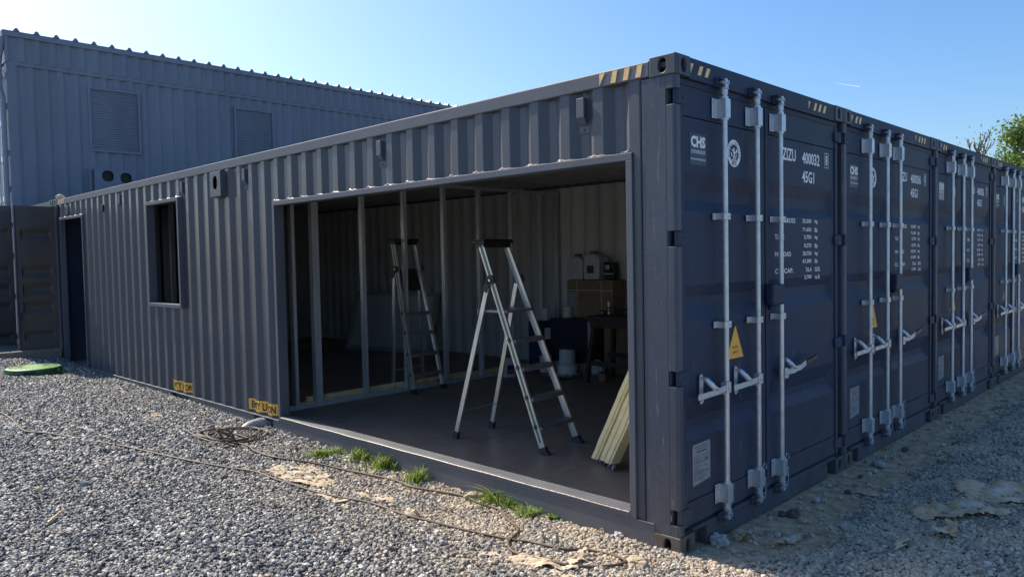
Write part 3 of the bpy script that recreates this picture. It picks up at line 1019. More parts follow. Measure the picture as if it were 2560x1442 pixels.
def axis(segs):
    out = []
    for a, b, s_ in segs:
        out += list(np.arange(a, b, s_))
    out.append(segs[-1][1])
    return np.array(out)
gx = axis([(-400, -40, 60), (-40, -8, 4), (-8, -4, .4), (-4, 1, .08), (1, 14, .25), (14, 60, 4), (60, 600, 60)])
gy = axis([(-400, -40, 60), (-40, -6, 3), (-6, 2, .08), (2, 14, .12), (14, 60, 4), (60, 600, 60)])
XX, YY = np.meshgrid(gx, gy, indexing='ij')
ZZ = H(XX, YY)
nx, ny = XX.shape
vs = np.stack([XX.ravel(), YY.ravel(), ZZ.ravel()], 1)
idx = np.arange(nx * ny).reshape(nx, ny)
fs = np.stack([idx[:-1, :-1].ravel(), idx[1:, :-1].ravel(), idx[1:, 1:].ravel(), idx[:-1, 1:].ravel()], 1)
me = bpy.data.meshes.new('ground'); me.from_pydata(vs.tolist(), [], fs.tolist()); me.update()
me.polygons.foreach_set('use_smooth', [True] * len(me.polygons))
struct('ground', me, gm)

# loose gravel, individual stones over the bed
sm, snt, sb = new_mat('gravel_stone')
oi = N(snt, "ShaderNodeObjectInfo")
P_ = wpos(snt)
sr = ramp(snt, oi.outputs["Random"], [(0, (.030, .033, .038)), (.36, (.085, .090, .097)), (.60, (.20, .20, .198)), (.78, (.38, .37, .34)), (.91, (.58, .55, .48)), (.975, (.70, .64, .53)), (1, (.42, .30, .19))])
sn = noise_tex(snt, 120, 3, .6, P_); sl_ = noise_tex(snt, .9, 4, .6, P_)
c_ = mixc(snt, ramp(snt, sn.outputs[0], [(.4, (0, 0, 0)), (.7, (.4, .4, .4))]).outputs[0], sr.outputs[0], (.24, .23, .21))
c_ = mixc(snt, ramp(snt, sl_.outputs[0], [(.52, (0, 0, 0)), (.75, (.28, .28, .28))]).outputs[0], c_, (.30, .25, .18))
# dust from the bare soil lies on the stones near the rail and the near corner
sp3 = N(snt, "ShaderNodeSeparateXYZ"); snt.links.new(P_, sp3.inputs[0])
dx_ = N(snt, "ShaderNodeMapRange"); dx_.inputs[1].default_value = -1.5; dx_.inputs[2].default_value = -.2; snt.links.new(sp3.outputs[0], dx_.inputs[0])
dy_ = N(snt, "ShaderNodeMapRange"); dy_.inputs[1].default_value = 4.6; dy_.inputs[2].default_value = 1.5; snt.links.new(sp3.outputs[1], dy_.inputs[0])
dm = N(snt, "ShaderNodeMath", operation='MULTIPLY'); snt.links.new(dx_.outputs[0], dm.inputs[0]); snt.links.new(dy_.outputs[0], dm.inputs[1])
dn = N(snt, "ShaderNodeMath", operation='MULTIPLY'); snt.links.new(dm.outputs[0], dn.inputs[0]); snt.links.new(ramp(snt, noise_tex(snt, 2.4, 5, .65, P_).outputs[0], [(.36, (.18, .18, .18)), (.62, (.85, .85, .85))]).outputs[0], dn.inputs[1])
c_ = mixc(snt, dn.outputs[0], c_, (.60, .47, .32))
snt.links.new(c_, sb.inputs["Base Color"]); sb.inputs["Roughness"].default_value = .62
sb.inputs["Specular IOR Level"].default_value = .4

def scatter(regions):
    P = []; S = []
    for (x0, x1, y0, y1, dens, sc, keep) in regions:
        n = int((x1 - x0) * (y1 - y0) * dens)
        x = rng.uniform(x0, x1, n); y = rng.uniform(y0, y1, n)
        k = keep(x, y, rng.uniform(0, 1, n))
        x, y = x[k], y[k]
        P.append(np.stack([x, y], 1)); S.append(np.full(len(x), sc))
    return np.concatenate(P), np.concatenate(S)
def infront(x, y, lim=60):
    dx, dy = x - CAM.x, y - CAM.y
    f = dx * math.sin(YAW) + dy * math.cos(YAW); s_ = dx * math.cos(YAW) - dy * math.sin(YAW)
    return (f > .9) & (np.abs(s_) < f * 1.0 + 1.6)
dist = lambda x, y: np.hypot(x - CAM.x, y - CAM.y)
nz = lambda x, y: .5 + .25 * np.sin(x * 3.1 + 1.3 * np.sin(y * 4.7)) + .25 * np.sin(x * 7.7 + y * 9.1)
kl = lambda d0, d1: (lambda x, y, r: infront(x, y) & (dist(x, y) >= d0) & (dist(x, y) < d1) & (r < 1))
def kr(d0, d1):
    def f(x, y, r):
        edge_ = -.40 - .22 * nz(x, y)
        p = np.where(y < edge_, 1.0, np.where(y < edge_ + .09, .30, .018 + .09 * (nz(x * 2.3, y * 2.1) > .80)))
        return infront(x, y) & (dist(x, y) >= d0) & (dist(x, y) < d1) & (r < p)
    return f
regs = [(-6.0, .02, -2.5, 12.4, 5600, 1.0, kl(0, 6.5)), (-6.5, .03, 2.0, 12.4, 3600, 1.12, kl(6.5, 15)),
        (.0, 15, -5.5, -.01, 5200, 1.0, kr(0, 6.5)), (.0, 16, -6.5, -.01, 3200, 1.15, kr(6.5, 20))]
XY, SC = scatter(regs)
# stones gathered on the bed between the fork pockets under the side rail
n = len(XY)
Zs = H(XY[:, 0], XY[:, 1]) + rng.uniform(-.003, .016, n)
size = SC * rng.lognormal(math.log(.0172), .26, n)
lieflat = rng.normal(0, .48, (n, 2))
me = bpy.data.meshes.new('gravel')
me.vertices.add(n); me.vertices.foreach_set('co', np.stack([XY[:, 0], XY[:, 1], Zs], 1).astype('f').ravel())
at = me.attributes.new('rot', 'FLOAT_VECTOR', 'POINT'); at.data.foreach_set('vector', np.stack([lieflat[:, 0], lieflat[:, 1], rng.uniform(0, 6.28, n)], 1).astype('f').ravel())
at = me.attributes.new('siz', 'FLOAT_VECTOR', 'POINT'); at.data.foreach_set('vector', (size[:, None] * np.stack([rng.uniform(.95, 1.4, n), rng.uniform(.8, 1.05, n), rng.uniform(.5, .9, n)], 1)).astype('f').ravel())
at = me.attributes.new('pick', 'INT', 'POINT'); at.data.foreach_set('value', rng.integers(0, 6, n).astype('i'))
go = struct('gravel', me, sm, 'stuff'); tag(go, 'loose grey crushed gravel covering the yard around the containers', 'gravel')
ng = bpy.data.node_groups.new('scatter_gravel', 'GeometryNodeTree')
ng.interface.new_socket('Geometry', in_out='INPUT', socket_type='NodeSocketGeometry')
ng.interface.new_socket('Geometry', in_out='OUTPUT', socket_type='NodeSocketGeometry')
gi = ng.nodes.new('NodeGroupInput'); gout = ng.nodes.new('NodeGroupOutput')
jn = ng.nodes.new('GeometryNodeJoinGeometry')
for k in range(6):
    ico = ng.nodes.new('GeometryNodeMeshIcoSphere'); ico.inputs['Radius'].default_value = .62; ico.inputs['Subdivisions'].default_value = 2
    pos = ng.nodes.new('GeometryNodeInputPosition')
    ad = ng.nodes.new('ShaderNodeVectorMath'); ad.operation = 'ADD'; ad.inputs[1].default_value = (k * 7.3, k * 3.1, k * 5.7)
    nzn = ng.nodes.new('ShaderNodeTexNoise'); nzn.inputs['Scale'].default_value = 1.35; nzn.inputs['Detail'].default_value = 2
    sb_ = ng.nodes.new('ShaderNodeVectorMath'); sb_.operation = 'SUBTRACT'; sb_.inputs[1].default_value = (.5, .5, .5)
    scl = ng.nodes.new('ShaderNodeVectorMath'); scl.operation = 'SCALE'; scl.inputs['Scale'].default_value = 1.15
    sp_ = ng.nodes.new('GeometryNodeSetPosition'); st_ = ng.nodes.new('GeometryNodeSetMaterial'); st_.inputs['Material'].default_value = sm
    g2i = ng.nodes.new('GeometryNodeGeometryToInstance')
    L = ng.links
    L.new(pos.outputs[0], ad.inputs[0]); L.new(ad.outputs[0], nzn.inputs['Vector']); L.new(nzn.outputs['Color'], sb_.inputs[0])
    L.new(sb_.outputs[0], scl.inputs[0]); L.new(ico.outputs['Mesh'], sp_.inputs['Geometry']); L.new(scl.outputs[0], sp_.inputs['Offset'])
    L.new(sp_.outputs[0], st_.inputs[0]); L.new(st_.outputs[0], g2i.inputs[0]); L.new(g2i.outputs[0], jn.inputs[0])
iop = ng.nodes.new('GeometryNodeInstanceOnPoints')
def named(nm, ty):
    a = ng.nodes.new('GeometryNodeInputNamedAttribute'); a.data_type = ty; a.inputs['Name'].default_value = nm; return a.outputs[0]
L.new(gi.outputs[0], iop.inputs['Points']); L.new(jn.outputs[0], iop.inputs['Instance'])
iop.inputs['Pick Instance'].default_value = True
L.new(named('pick', 'INT'), iop.inputs['Instance Index']); L.new(named('rot', 'FLOAT_VECTOR'), iop.inputs['Rotation']); L.new(named('siz', 'FLOAT_VECTOR'), iop.inputs['Scale'])
L.new(iop.outputs[0], gout.inputs[0])
md = go.modifiers.new('scatter', 'NODES'); md.node_group = ng
print('gravel stones', n)

# ================================================================== inside the open container
def stud_mb(x, z0=.163, z1=2.708, wd=.042, dp=.068, flip=1):
    m = MB(); t = .0018
    y = 5.03
    xa = x if flip > 0 else x + wd
    m.box(xa, xa + t * flip, y, y + dp, z0, z1)
    m.box(xa, xa + wd * flip, y, y + t, z0, z1); m.box(xa, xa + wd * flip, y + dp - t, y + dp, z0, z1)
    m.box(xa + (wd - t) * flip, xa + wd * flip, y + t, y + .010, z0, z1); m.box(xa + (wd - t) * flip, xa + wd * flip, y + dp - .010, y + dp - t, z0, z1)
    return m
sw = thing('stud_wall', 'open metal stud partition across the back of the open room', 'stud wall', (0, 0, 0))
for x, f in ((.405, 1), (.655, 1), (.699, -1), (1.31, 1), (1.92, 1), (2.55, 1), (3.17, 1), (3.79, 1), (4.40, 1), (4.74, -1)):
    part('stud', stud_mb(x, flip=f), 'stud', sw)
m = MB(); m.box(.06, 4.80, 5.024, 5.104, .1605, .1625); m.box(.06, 4.80, 5.024, 5.026, .1625, .20); m.box(.06, 4.80, 5.102, 5.104, .1625, .20)
part('floor_track', m, 'stud', sw)
m = MB(); m.box(.06, 4.80, 5.024, 5.104, 2.709, 2.711); m.box(.06, 4.80, 5.024, 5.026, 2.67, 2.709)
part('ceiling_track', m, 'stud', sw)
for i, (a, b, z0, z1, y) in enumerate(((.47, 2.45, .165, .212, 5.115), (.60, 3.0, .214, .262, 5.13), (2.72, 4.35, .165, .245, 5.12), (.45, .64, .165, .212, 5.03))):
    t_ = tag(part('timber_batten', MB().box(a, b, y, y + .04, z0, z1), 'timber', None, bev=.002),
             ['pale timber batten lying on the floor behind the left studs', 'upper pale batten stacked on another behind the studs', 'pale timber batten behind the right half of the stud partition', 'short pale timber offcut between the first two studs'][i], 'timber')
# partition wall of corrugated steel far behind the studs (the other wall of the second container runs on); a dark frame leans there
t = thing('leaning_frame', 'dark rectangular panel frame leaning against the far wall behind the studs', 'frame', (4.2, 8.6, .16), R(8))
m = MB(); m.bar((0, -1.0, 0), (.25, -1.0, 1.0), .07, .07, Vector((0, 1, 0))); m.bar((0, 1.0, 0), (.25, 1.0, 1.0), .07, .07, Vector((0, 1, 0)))
m.bar((.25, -1.04, 1.0), (.25, 1.04, 1.0), .07, .07); m.bar((0, -1.04, .03), (0, 1.04, .03), .07, .07)
part('frame_bars', m, 'inner_dark', t)
m = MB(); m.hexa([(.02, -.96, .06), (.03, -.96, .06), (.03, .96, .06), (.02, .96, .06)], [(.25, -.96, .96), (.26, -.96, .96), (.26, .96, .96), (.25, .96, .96)])
part('panel', m, 'inner', t)

def make_ladder(label, loc, yaw, top, rear_y, folded, group='stepladders in the open container', worn=False):
    t = thing('stepladder', label, 'ladder', loc, yaw, group)
    a = math.atan2(top[0], top[1]); Ls = math.hypot(*top)
    hw0, hw1 = .243, .170
    def S(s_, side, off=0.0):       # point on a climbing stile at length s
        k = s_ / Ls
        return Vector((side * (hw0 + (hw1 - hw0) * k), top[0] * k, top[1] * k))
    dy = Vector((0, math.sin(a), math.cos(a)))
    nrm = Vector((0, -math.cos(a), math.sin(a)))     # towards the climber
    mA = 'alu'
    for side in (-1, 1):
        m = MB()
        p0, p1 = S(.035, side), S(Ls, side)
        w_ = .060
        e = Vector((side, 0, 0))
        # C section: web outside, two flanges inwards
        m.bar(p0 + e * .010, p1 + e * .010, .004, w_)
        for q_ in (-1, 1):
            m.bar(p0 + nrm * q_ * (w_ / 2 - .002), p1 + nrm * q_ * (w_ / 2 - .002), .022, .004)
        st = part('climbing_stile', m, mA, t, bev=.0015)
        m = MB(); m.bar(S(-.005, side), S(.055, side), .038, .074)
        m.box(*(lambda c: (c.x - .02, c.x + .02, c.y - .050, c.y + .034, -.0005, .020))(S(0, side)))
        part('rubber_foot', m, 'rubber', st, bev=.004)
        if side < 0:
            for mt, off, th, segs in (('tape_green', .0, .020, [(.1, Ls - .04)]), ('tape_white', .017, .007, [(.08, Ls - .03)]), ('tape_white', -.017, .006, [(.08, Ls - .03)])):
                for s0, s1 in segs:
                    m = MB(); m.bar(S(s0, side) + e * .0132 + nrm * off, S(s1, side) + e * .0132 + nrm * off, .001, th)
                    part('stile_stripe', m, mt, st)
            m = MB()
            for s0 in np.arange(.12, Ls - .1, .21):
                m.bar(S(s0, side) + e * .0142, S(s0 + .022, side) + e * .0142, .001, .014)
            part('red_mark', m, 'tape_red', st)
            m = MB()
            for s0 in (.21, .46, .72, .96):
                m.bar(S(s0, side) + e * .0152, S(s0 + .035, side) + e * .0152, .003, .036)
            part('step_end', m, 'rubber', st, bev=.003)
    for s_ in (.215, .46, .72, .965):
        z = S(s_, 1)
        m = MB(); w2 = abs(z.x) - .004
        m.box(-w2, w2, z.y - .045, z.y + .040, z.z - .012, z.z + .012)
        for j in range(6): m.box(-w2, w2, z.y - .042 + j * .014, z.y - .036 + j * .014, z.z + .012, z.z + .0145)
        m.box(-w2, w2, z.y - .047, z.y - .045, z.z - .022, z.z + .012)
        part('step', m, 'alu_step', t)
    sp_ = 1.52; pv = S(sp_, 1)
    zpl = S(1.225, 1)
    if not folded:
        m = MB(); w2 = abs(zpl.x) - .004
        m.box(-w2, w2, zpl.y - .05, zpl.y + .27, zpl.z - .004, zpl.z + .018)
        m.box(-w2 - .01, w2 + .01, zpl.y + .262, zpl.y + .275, zpl.z - .02, zpl.z + .02)
        part('platform', m, 'alu_step', t, bev=.002)
    else:
        m = MB(); w2 = abs(zpl.x) - .006
        c0 = zpl + Vector((0, .055, .02)); 
        m.bar((0, c0.y, c0.z), (0, c0.y + .10, c0.z + .27), w2 * 2, .022)
        part('platform', m, 'wood_dark', t, bev=.002, label='folded-up platform with brown plank')
    for side in (-1, 1):
        m = MB()
        hp = S(sp_, side)
        # rear legs hang from the hinge
        a_ = Vector((hp.x + side * .014, hp.y + .035, hp.z - .04)); b_ = Vector((side * .248, rear_y, .03))
        m.bar(a_, b_, .022, .045)
        lg = part('rear_leg', m, mA, t, bev=.003)
        m = MB(); m.bar(b_ + (a_ - b_).normalized() * .035, b_ - (a_ - b_).normalized() * .028, .034, .056); m.box(b_.x - .018, b_.x + .018, rear_y - .03, rear_y + .03, -.0005, .016)
        part('rubber_foot', m, 'rubber', lg, bev=.004)
        m = MB()
        pl = []
        for k in range(12):
            an = R(-60 + 25 * k); pl.append((hp.y + .046 * math.cos(an), hp.z + .046 * math.sin(an)))
        x_ = hp.x + side * .012
        m.prism(pl, 0, x_, x_ + side * .020)
        m.bar((x_ + side * .010, hp.y + .02, hp.z), (x_ + side * .010, hp.y + .065, hp.z - .10), .020, .055)
        m.tube([(x_ + side * .020, hp.y, hp.z), (x_ + side * .028, hp.y, hp.z)], .020, 12)
        hg = part('hinge_joint', m, 'grip', t, bev=.003)
        m = MB(); m.tube([(x_ + side * .028, hp.y, hp.z), (x_ + side * .031, hp.y, hp.z)], .011, 12)
        part('rivet', m, 'alu', hg)
    q0 = .16
    rr = Vector((0, rear_y + (pv.y + .035 - rear_y) * q0, .03 + (pv.z - .07) * q0))
    m = MB(); m.tube([(-.243, rr.y, rr.z), (.243, rr.y, rr.z)], .007, 8); part('brace_rod', m, 'alu', t)
    tp = S(Ls, 1)
    m = MB(); m.box(-.215, .195, tp.y - .075, tp.y + .075, tp.z - .006, tp.z + .014); m.box(-.21, .19, tp.y - .07, tp.y + .07, tp.z + .014, tp.z + .030)
    m.box(-.185, .185, tp.y - .05, tp.y + .05, tp.z - .045, tp.z - .006)
    part('tool_tray', m, 'grip', t, bev=.006)
    if worn:
        m = MB(); m.bar(S(1.5, 1) + Vector((-.0125, 0, 0)) + nrm * .0, S(1.72, 1) + Vector((-.0125, 0, 0)), .002, .040)
        part('paint_splashes', m, 'inner', t)
    else:
        m = MB(); m.bar(S(1.55, 1) + Vector((.0085, 0, 0)), S(1.80, 1) + Vector((.0085, 0, 0)), .001, .035)
        part('maker_label', m, 'white', t)
    return t
make_ladder('open aluminium stepladder nearest the opening, green stripe down its stile', (1.018, 1.772, .1612), R(5.8), (.705, 1.735), .975, False)
make_ladder('nearly folded older stepladder with upturned brown platform beside the studs', (2.065, 4.80, .1612), R(4), (.40, 1.83), .375, True, worn=True)

# pale foam lengths leaning behind the right jamb
t = thing('foam_bundle', 'bundle of pale yellow foam strips in film leaning inside the right jamb', 'insulation', (0, 0, 0))
def slab(x0, y0, x1, y1, h0, h1, lx, ly, w_, th):
    m = MB(); n_ = 14; vs = []; fs = []
    a = Vector((x0, y0, h0)); b = Vector((lx, ly, h1)); d = (b - a).normalized()
    s_ = Vector((x1 - x0, y1 - y0, 0)).normalized(); nn = d.cross(s_)
    for i in range(n_ + 1):
        c = a.lerp(b, i / n_)
        wob = .006 * math.sin(i * 1.9 + x0 * 30)
        for p, q_ in ((-.5, -.5), (-.18, -.5), (-.12, -.28), (.12, -.28), (.18, -.5), (.5, -.5), (.5, .5), (-.5, .5)):
            vs.append(c + s_ * (p * w_ + wob) + nn * q_ * th)
    for i in range(n_):
        for k in range(8):
            fs.append((i * 8 + k, i * 8 + (k + 1) % 8, (i + 1) * 8 + (k + 1) % 8, (i + 1) * 8 + k))
    fs.append(tuple(range(7, -1, -1))); fs.append(tuple(n_ * 8 + k for k in range(8)))
    return m.add(vs, fs)
# four leaning slabs: foot on the floor, head against the inside of the doors
def foam(P0, s_, d, w_, th, ln, seed):
    m = MB(); nn = d.cross(s_).normalized(); n_ = 16; vs = []; fs = []
    prof = ((-.5, .5), (-.5, -.42), (-.42, -.5), (.20, -.5), (.30, -.38), (.5, -.38), (.5, .1), (.5, .5))
    for i in range(n_ + 1):
        c = P0 + d * (ln * i / n_)
        wob = .003 * math.sin(i * 1.7 + seed)
        for p, q_ in prof: vs.append(c + s_ * (p * w_ + wob) + nn * (q_ * th + .002 * math.sin(i * 2.3 + seed * 2)))
    k = len(prof)
    for i in range(n_):
        for j_ in range(k): fs.append((i * k + j_, i * k + (j_ + 1) % k, (i + 1) * k + (j_ + 1) % k, (i + 1) * k + j_))
    fs.append(tuple(range(k - 1, -1, -1))); fs.append(tuple(n_ * k + j_ for j_ in range(k)))
    return m.add(vs, fs)
fd = Vector((-.17, -.46, .70)).normalized(); fsd = Vector((-.13, -.27, 0)).normalized()
fnn = fd.cross(fsd)
for i in range(3):
    P0 = Vector((.885, 1.285, .185)) + fsd * (.104 * i) + fnn * (.020 * (i % 2)) + fd * (.014 * ((i * 7) % 3))
    part('foam_slab', foam(P0, fsd, fd, .088, .085, 1.62 - .05 * i, i * 1.3), 'foam', t)
m = MB()
for i in range(9):
    a = Vector((.735 + .015 * i, 1.03 + .031 * i, .162)); m.add([a, a + Vector((.04, .02, .002)), a + Vector((.03, -.015, .06 + .02 * math.sin(i * 2))), a + Vector((-.01, -.03, .045 + .02 * math.cos(i * 3)))], [(0, 1, 2, 3)])
o = part('wrapping_film', m, 'film', t); solid(o, .002)

# the heap of stock at the back right
t = thing('printed_carton', 'dark printed appliance carton standing below the corrugated wall', 'carton', (0, 0, 0))
part('carton_body', MB().box(4.28, 4.80, 4.02, 4.78, .161, .90), 'card_dark', t, bev=.004)
m = MB(); m.box(4.274, 4.2795, 4.03, 4.77, .17, .30); m.box(4.274, 4.2795, 4.03, 4.10, .30, .88)
part('pale_print', m, 'plate', t)
m = MB()
for s_, ya, yb, z0, z1 in (('MAGIC', 4.56, 4.38, .21, .255),):
    co, fs = text_mesh(s_, .03); m.add([(4.272, ya + u * (yb - ya), z0 + v * (z1 - z0)) for u, v in co], fs)
part('carton_lettering', m, 'print_dark', t)
m = MB()
for k in range(20):
    a0, a1 = 2 * PI * k / 20, 2 * PI * (k + 1) / 20
    m.bar((4.276, 4.36 + .13 * math.cos(a0), .60 + .13 * math.sin(a0)), (4.276, 4.36 + .13 * math.cos(a1), .60 + .13 * math.sin(a1)), .004, .012)
part('drum_picture', m, 'card_blue', t)
t = thing('blue_carton', 'dark blue carton with a small white label left of the appliance carton', 'carton', (0, 0, 0))
part('carton_body', MB().box(4.05, 4.70, 4.80, 4.995, .161, .86), 'card_blue', t, bev=.004)
part('address_label', MB().box(4.18, 4.30, 4.796, 4.7995, .60, .76), 'white', t)
t = thing('cardboard_box', 'tall brown cardboard box tied with white string against the wall', 'cardboard box', (0, 0, 0))
part('box_body', MB().box(4.50, 4.80, 3.44, 4.00, .161, .895), 'card', t, bev=.004)
part('box_body', MB().box(4.52, 4.795, 3.85, 4.66, .902, 1.43), 'card', t, bev=.004, label='upper brown box')
m = MB(); m.box(4.512, 4.519, 3.845, 4.665, 1.285, 1.292); m.box(4.512, 4.519, 4.47, 4.477, .905, 1.432); m.box(4.512, 4.519, 4.04, 4.047, .905, 1.432); m.box(4.512, 4.80, 4.47, 4.477, 1.431, 1.434); m.box(4.512, 4.80, 4.04, 4.047, 1.431, 1.434)
part('string', m, 'string', t)
part('paper_label', MB().box(4.511, 4.5175, 4.50, 4.655, .92, 1.26), 'plate', t)
def jerry(label, x, y, z, wy, h, yaw=0, blue=False):
    t = thing('jerrycan', label, 'canister', (x, y, z), yaw, 'white canisters with red caps')
    m = MB(); hw = wy / 2
    m.prism([(-hw, 0), (hw, 0), (hw * 1.02, h * .80), (hw * .75, h * .97), (-hw * .35, h), (-hw * 1.02, h * .86)], 0, -.11, .11)
    part('canister_body', m, 'white_plastic', t, bev=.018)
    part('cap', MB().box(-.04, .04, -hw * .05, hw * .55, h * .985, h * 1.10), 'red', t, bev=.006)
    if blue: part('printed_label', MB().box(-.1135, -.111, -hw * .35, hw * .55, h * .25, h * .55), 'card_blue', t)
    return t
jerry('left white canister with red cap on the tall cardboard box', 4.66, 4.53, 1.436, .25, .33)
jerry('right white canister with red cap and square grey-blue print, beside the other', 4.66, 4.245, 1.436, .27, .36, 0, True)
t = thing('small_machine', 'small dark boxy tool with frame handle right of the canisters', 'tool', (4.67, 3.99, 1.436))
m = MB(); m.box(-.06, .06, -.09, .09, 0, .09); m.box(-.06, .06, -.09, -.065, .09, .24); m.box(-.06, .06, .055, .08, .09, .24); m.box(-.06, .06, -.065, .055, .215, .24); m.box(-.05, .05, -.03, .05, .09, .15)
part('casing', m, 'rubber', t, bev=.006)
part('metal_band', MB().box(-.064, -.060, -.09, .09, .075, .085), 'alu', t); part('side_plate', MB().box(-.064, -.060, -.02, .05, .14, .20), 'tin', t)

def tin(name, label, cat, x, y, z, r, h, mat='white_plastic', handle=False, grp='paint tins on the floor'):
    t = thing(name, label, cat, (x, y, z), 0, grp)
    m = MB(); m.tube([(0, 0, 0), (0, 0, .004), (0, 0, h - .004), (0, 0, h)], [r * .98, r, r, r * .98], 24)
    o = part('tin_body', m, mat, t, smooth=False); shade_auto(o)
    m = MB(); m.tube([(0, 0, h), (0, 0, h + .006)], [r * 1.04, r * 1.04], 24); m.tube([(0, 0, h + .006), (0, 0, h + .009)], [r * .86, r * .84], 24)
    part('lid', m, 'tin' if mat != 'white_plastic' else 'white_plastic', t)
    m = MB(); m.tube([(r * 1.01 * math.cos(a), 0, h * .8 + r * .9 * math.sin(a)) for a in np.linspace(0, PI, 14)], .003, 5)
    if handle: part('wire_handle', m, 'tin', t)
    return t
tin('paint_tin', 'white paint tin, leftmost, on the floor before the blue carton', 'paint tin', 4.10, 4.72, .1612, .085, .22)
tin('paint_tin', 'second white paint tin, directly behind the stepladder stile', 'paint tin', 4.22, 4.40, .1612, .09, .25)
tin('plastic_bucket', 'squat white bucket carrying a dark tin', 'bucket', 3.98, 4.22, .1612, .135, .15)
tin('dark_tin', 'dark metal tin with wire handle standing on the white bucket', 'paint tin', 3.98, 4.22, .322, .11, .20, 'inner_dark', True)
tin('white_tub', 'small white tub on top of the dark appliance carton', 'tub', 4.45, 4.60, .902, .075, .15)
tin('white_tub', 'tall narrow white cup on the blue carton top', 'tub', 4.30, 4.89, .862, .055, .17)
t = thing('jug', 'white plastic jug with printed label on the floor by the stepladder rear leg', 'jug', (3.42, 4.78, .1612), R(-15))
m = MB(); m.prism([(-.075, 0), (.075, 0), (.08, .19), (.05, .25), (-.01, .27), (-.07, .23), (-.08, .18)], 1, -.05, .05); part('jug_body', m, 'white_plastic', t, bev=.014)
part('jug_label', MB().box(-.05, .055, -.0525, -.0505, .05, .17), 'card_blue', t); part('jug_label', MB().box(-.03, .035, -.054, -.053, .07, .11), 'red', t)
part('jug_cap', MB().box(-.03, .02, -.022, .022, .262, .30), 'tin', t, bev=.004)
m = MB(); vs = []; fs = []
nn_ = 22
for i in range(nn_):
    for j in range(nn_):
        u, v = i / (nn_ - 1) - .5, j / (nn_ - 1) - .5
        z = .02 + .05 * abs(noise.noise(Vector((u * 7, v * 7, 3)))) + .02 * noise.noise(Vector((u * 19, v * 19, 1)))
        vs.append((3.86 + u * .52, 4.22 + v * .36, .162 + max(.002, z)))
for i in range(nn_ - 1):
    for j in range(nn_ - 1): fs.append((i * nn_ + j, (i + 1) * nn_ + j, (i + 1) * nn_ + j + 1, i * nn_ + j + 1))
o = part('foil_sheet', MB().add(vs, fs), 'foil'); solid(o, .001); tag(o, 'crumpled silver foil sheet on the floor before the tins', 'foil')
t = thing('sawhorse', 'dark wooden sawhorse bench against the right side of the room', 'sawhorse', (4.02, 3.35, .1612), R(4))
part('bench_top', MB().box(-.26, .30, -.55, .36, .80, .845), 'wood_dark', t, bev=.003)
for (a, b) in ((-.20, -.42), (-.20, .26), (.24, -.42), (.24, .26)):
    m = MB(); m.bar((a * 1.35, b + (.10 if b > 0 else -.10), 0), (a, b, .80), .065, .05); part('leg', m, 'wood_dark', t)
m = MB(); m.bar((-.25, -.50, .25), (-.25, .36, .25), .03, .06); m.bar((.25, -.50, .30), (.25, .36, .30), .03, .06); part('crossbar', m, 'wood_dark', t)
part('top_rail_board', MB().box(-.24, .26, -.50, .32, .70, .80), 'wood_dark', t)
t = thing('power_drill', 'orange and black power tool lying on the sawhorse bench', 'power tool', (4.02, 3.15, 1.010), R(20))
part('tool_body', MB().box(-.04, .04, -.12, .06, 0, .07), 'orange', t, bev=.012); part('tool_grip', MB().box(-.03, .03, .04, .085, -.002, .15), 'rubber', t, bev=.008)
part('chuck', MB().tube([(0, -.12, .035), (0, -.18, .035)], .02, 10), 'tin', t)
t = thing('tool_pile', 'small heap of dark hand tools on the far bench end', 'tools', (4.03, 3.50, 1.010))
m = MB(); rr = random.Random(5)
for i in range(7):
    a = Vector((rr.uniform(-.15, .15), rr.uniform(-.12, .12), .012 + .012 * i)); b = a + Vector((rr.uniform(-.12, .12), rr.uniform(-.15, .15), .005)); m.bar(a, b, .025, .02)
part('tool_shafts', m, 'rubber', t); part('spray_can', MB().tube([(.02, .06, 0), (.02, .06, .16)], .028, 12), 'tin', t)
o = part('wood_block', MB().box(-.06, .06, -.045, .045, 0, .10), 'block', None, (3.98, 3.62, .1612), (0, 0, R(20)), bev=.003); tag(o, 'small brown wood block on the floor by the sawhorse', 'wood block')
t = thing('plastic_sack', 'white bag slumped under the sawhorse bench', 'bag', (4.35, 4.00, .1612))
bm = bmesh.new(); bmesh.ops.create_icosphere(bm, subdivisions=3, radius=.1)
for v in bm.verts:
    v.co *= 1 + .35 * noise.noise(v.co * 14); v.co.z = max(v.co.z + .08, 0) * 1.1
me = bpy.data.meshes.new('sack'); bm.to_mesh(me); bm.free(); me.materials.append(MT['white_plastic']); part('sack', me, 'white_plastic', t)

t = thing('stud_partition', 'metal studs with pale board seen through the window and far doorway', 'stud wall', (0, 0, 0))
for (x, y) in ((.95, 9.7), (.95, 10.3), (.95, 10.9), (.95, 11.5), (1.30, 8.62), (1.62, 8.62)):
    m = MB(); m.box(x, x + .070, y, y + .0018, .163, 2.70); m.box(x, x + .0018, y, y + .042, .163, 2.70); m.box(x + .068, x + .070, y, y + .042, .163, 2.70); m.box(x, x + .010, y + .040, y + .042, .163, 2.70)
    part('stud', m, 'stud', t)
m = MB(); m.box(.95, 1.02, 9.6, 12.0, .161, .163); part('floor_track', m, 'stud', t)
part('lining_board', MB().box(1.03, 1.045, 9.75, 12.0, .17, 2.68), 'navy', t)
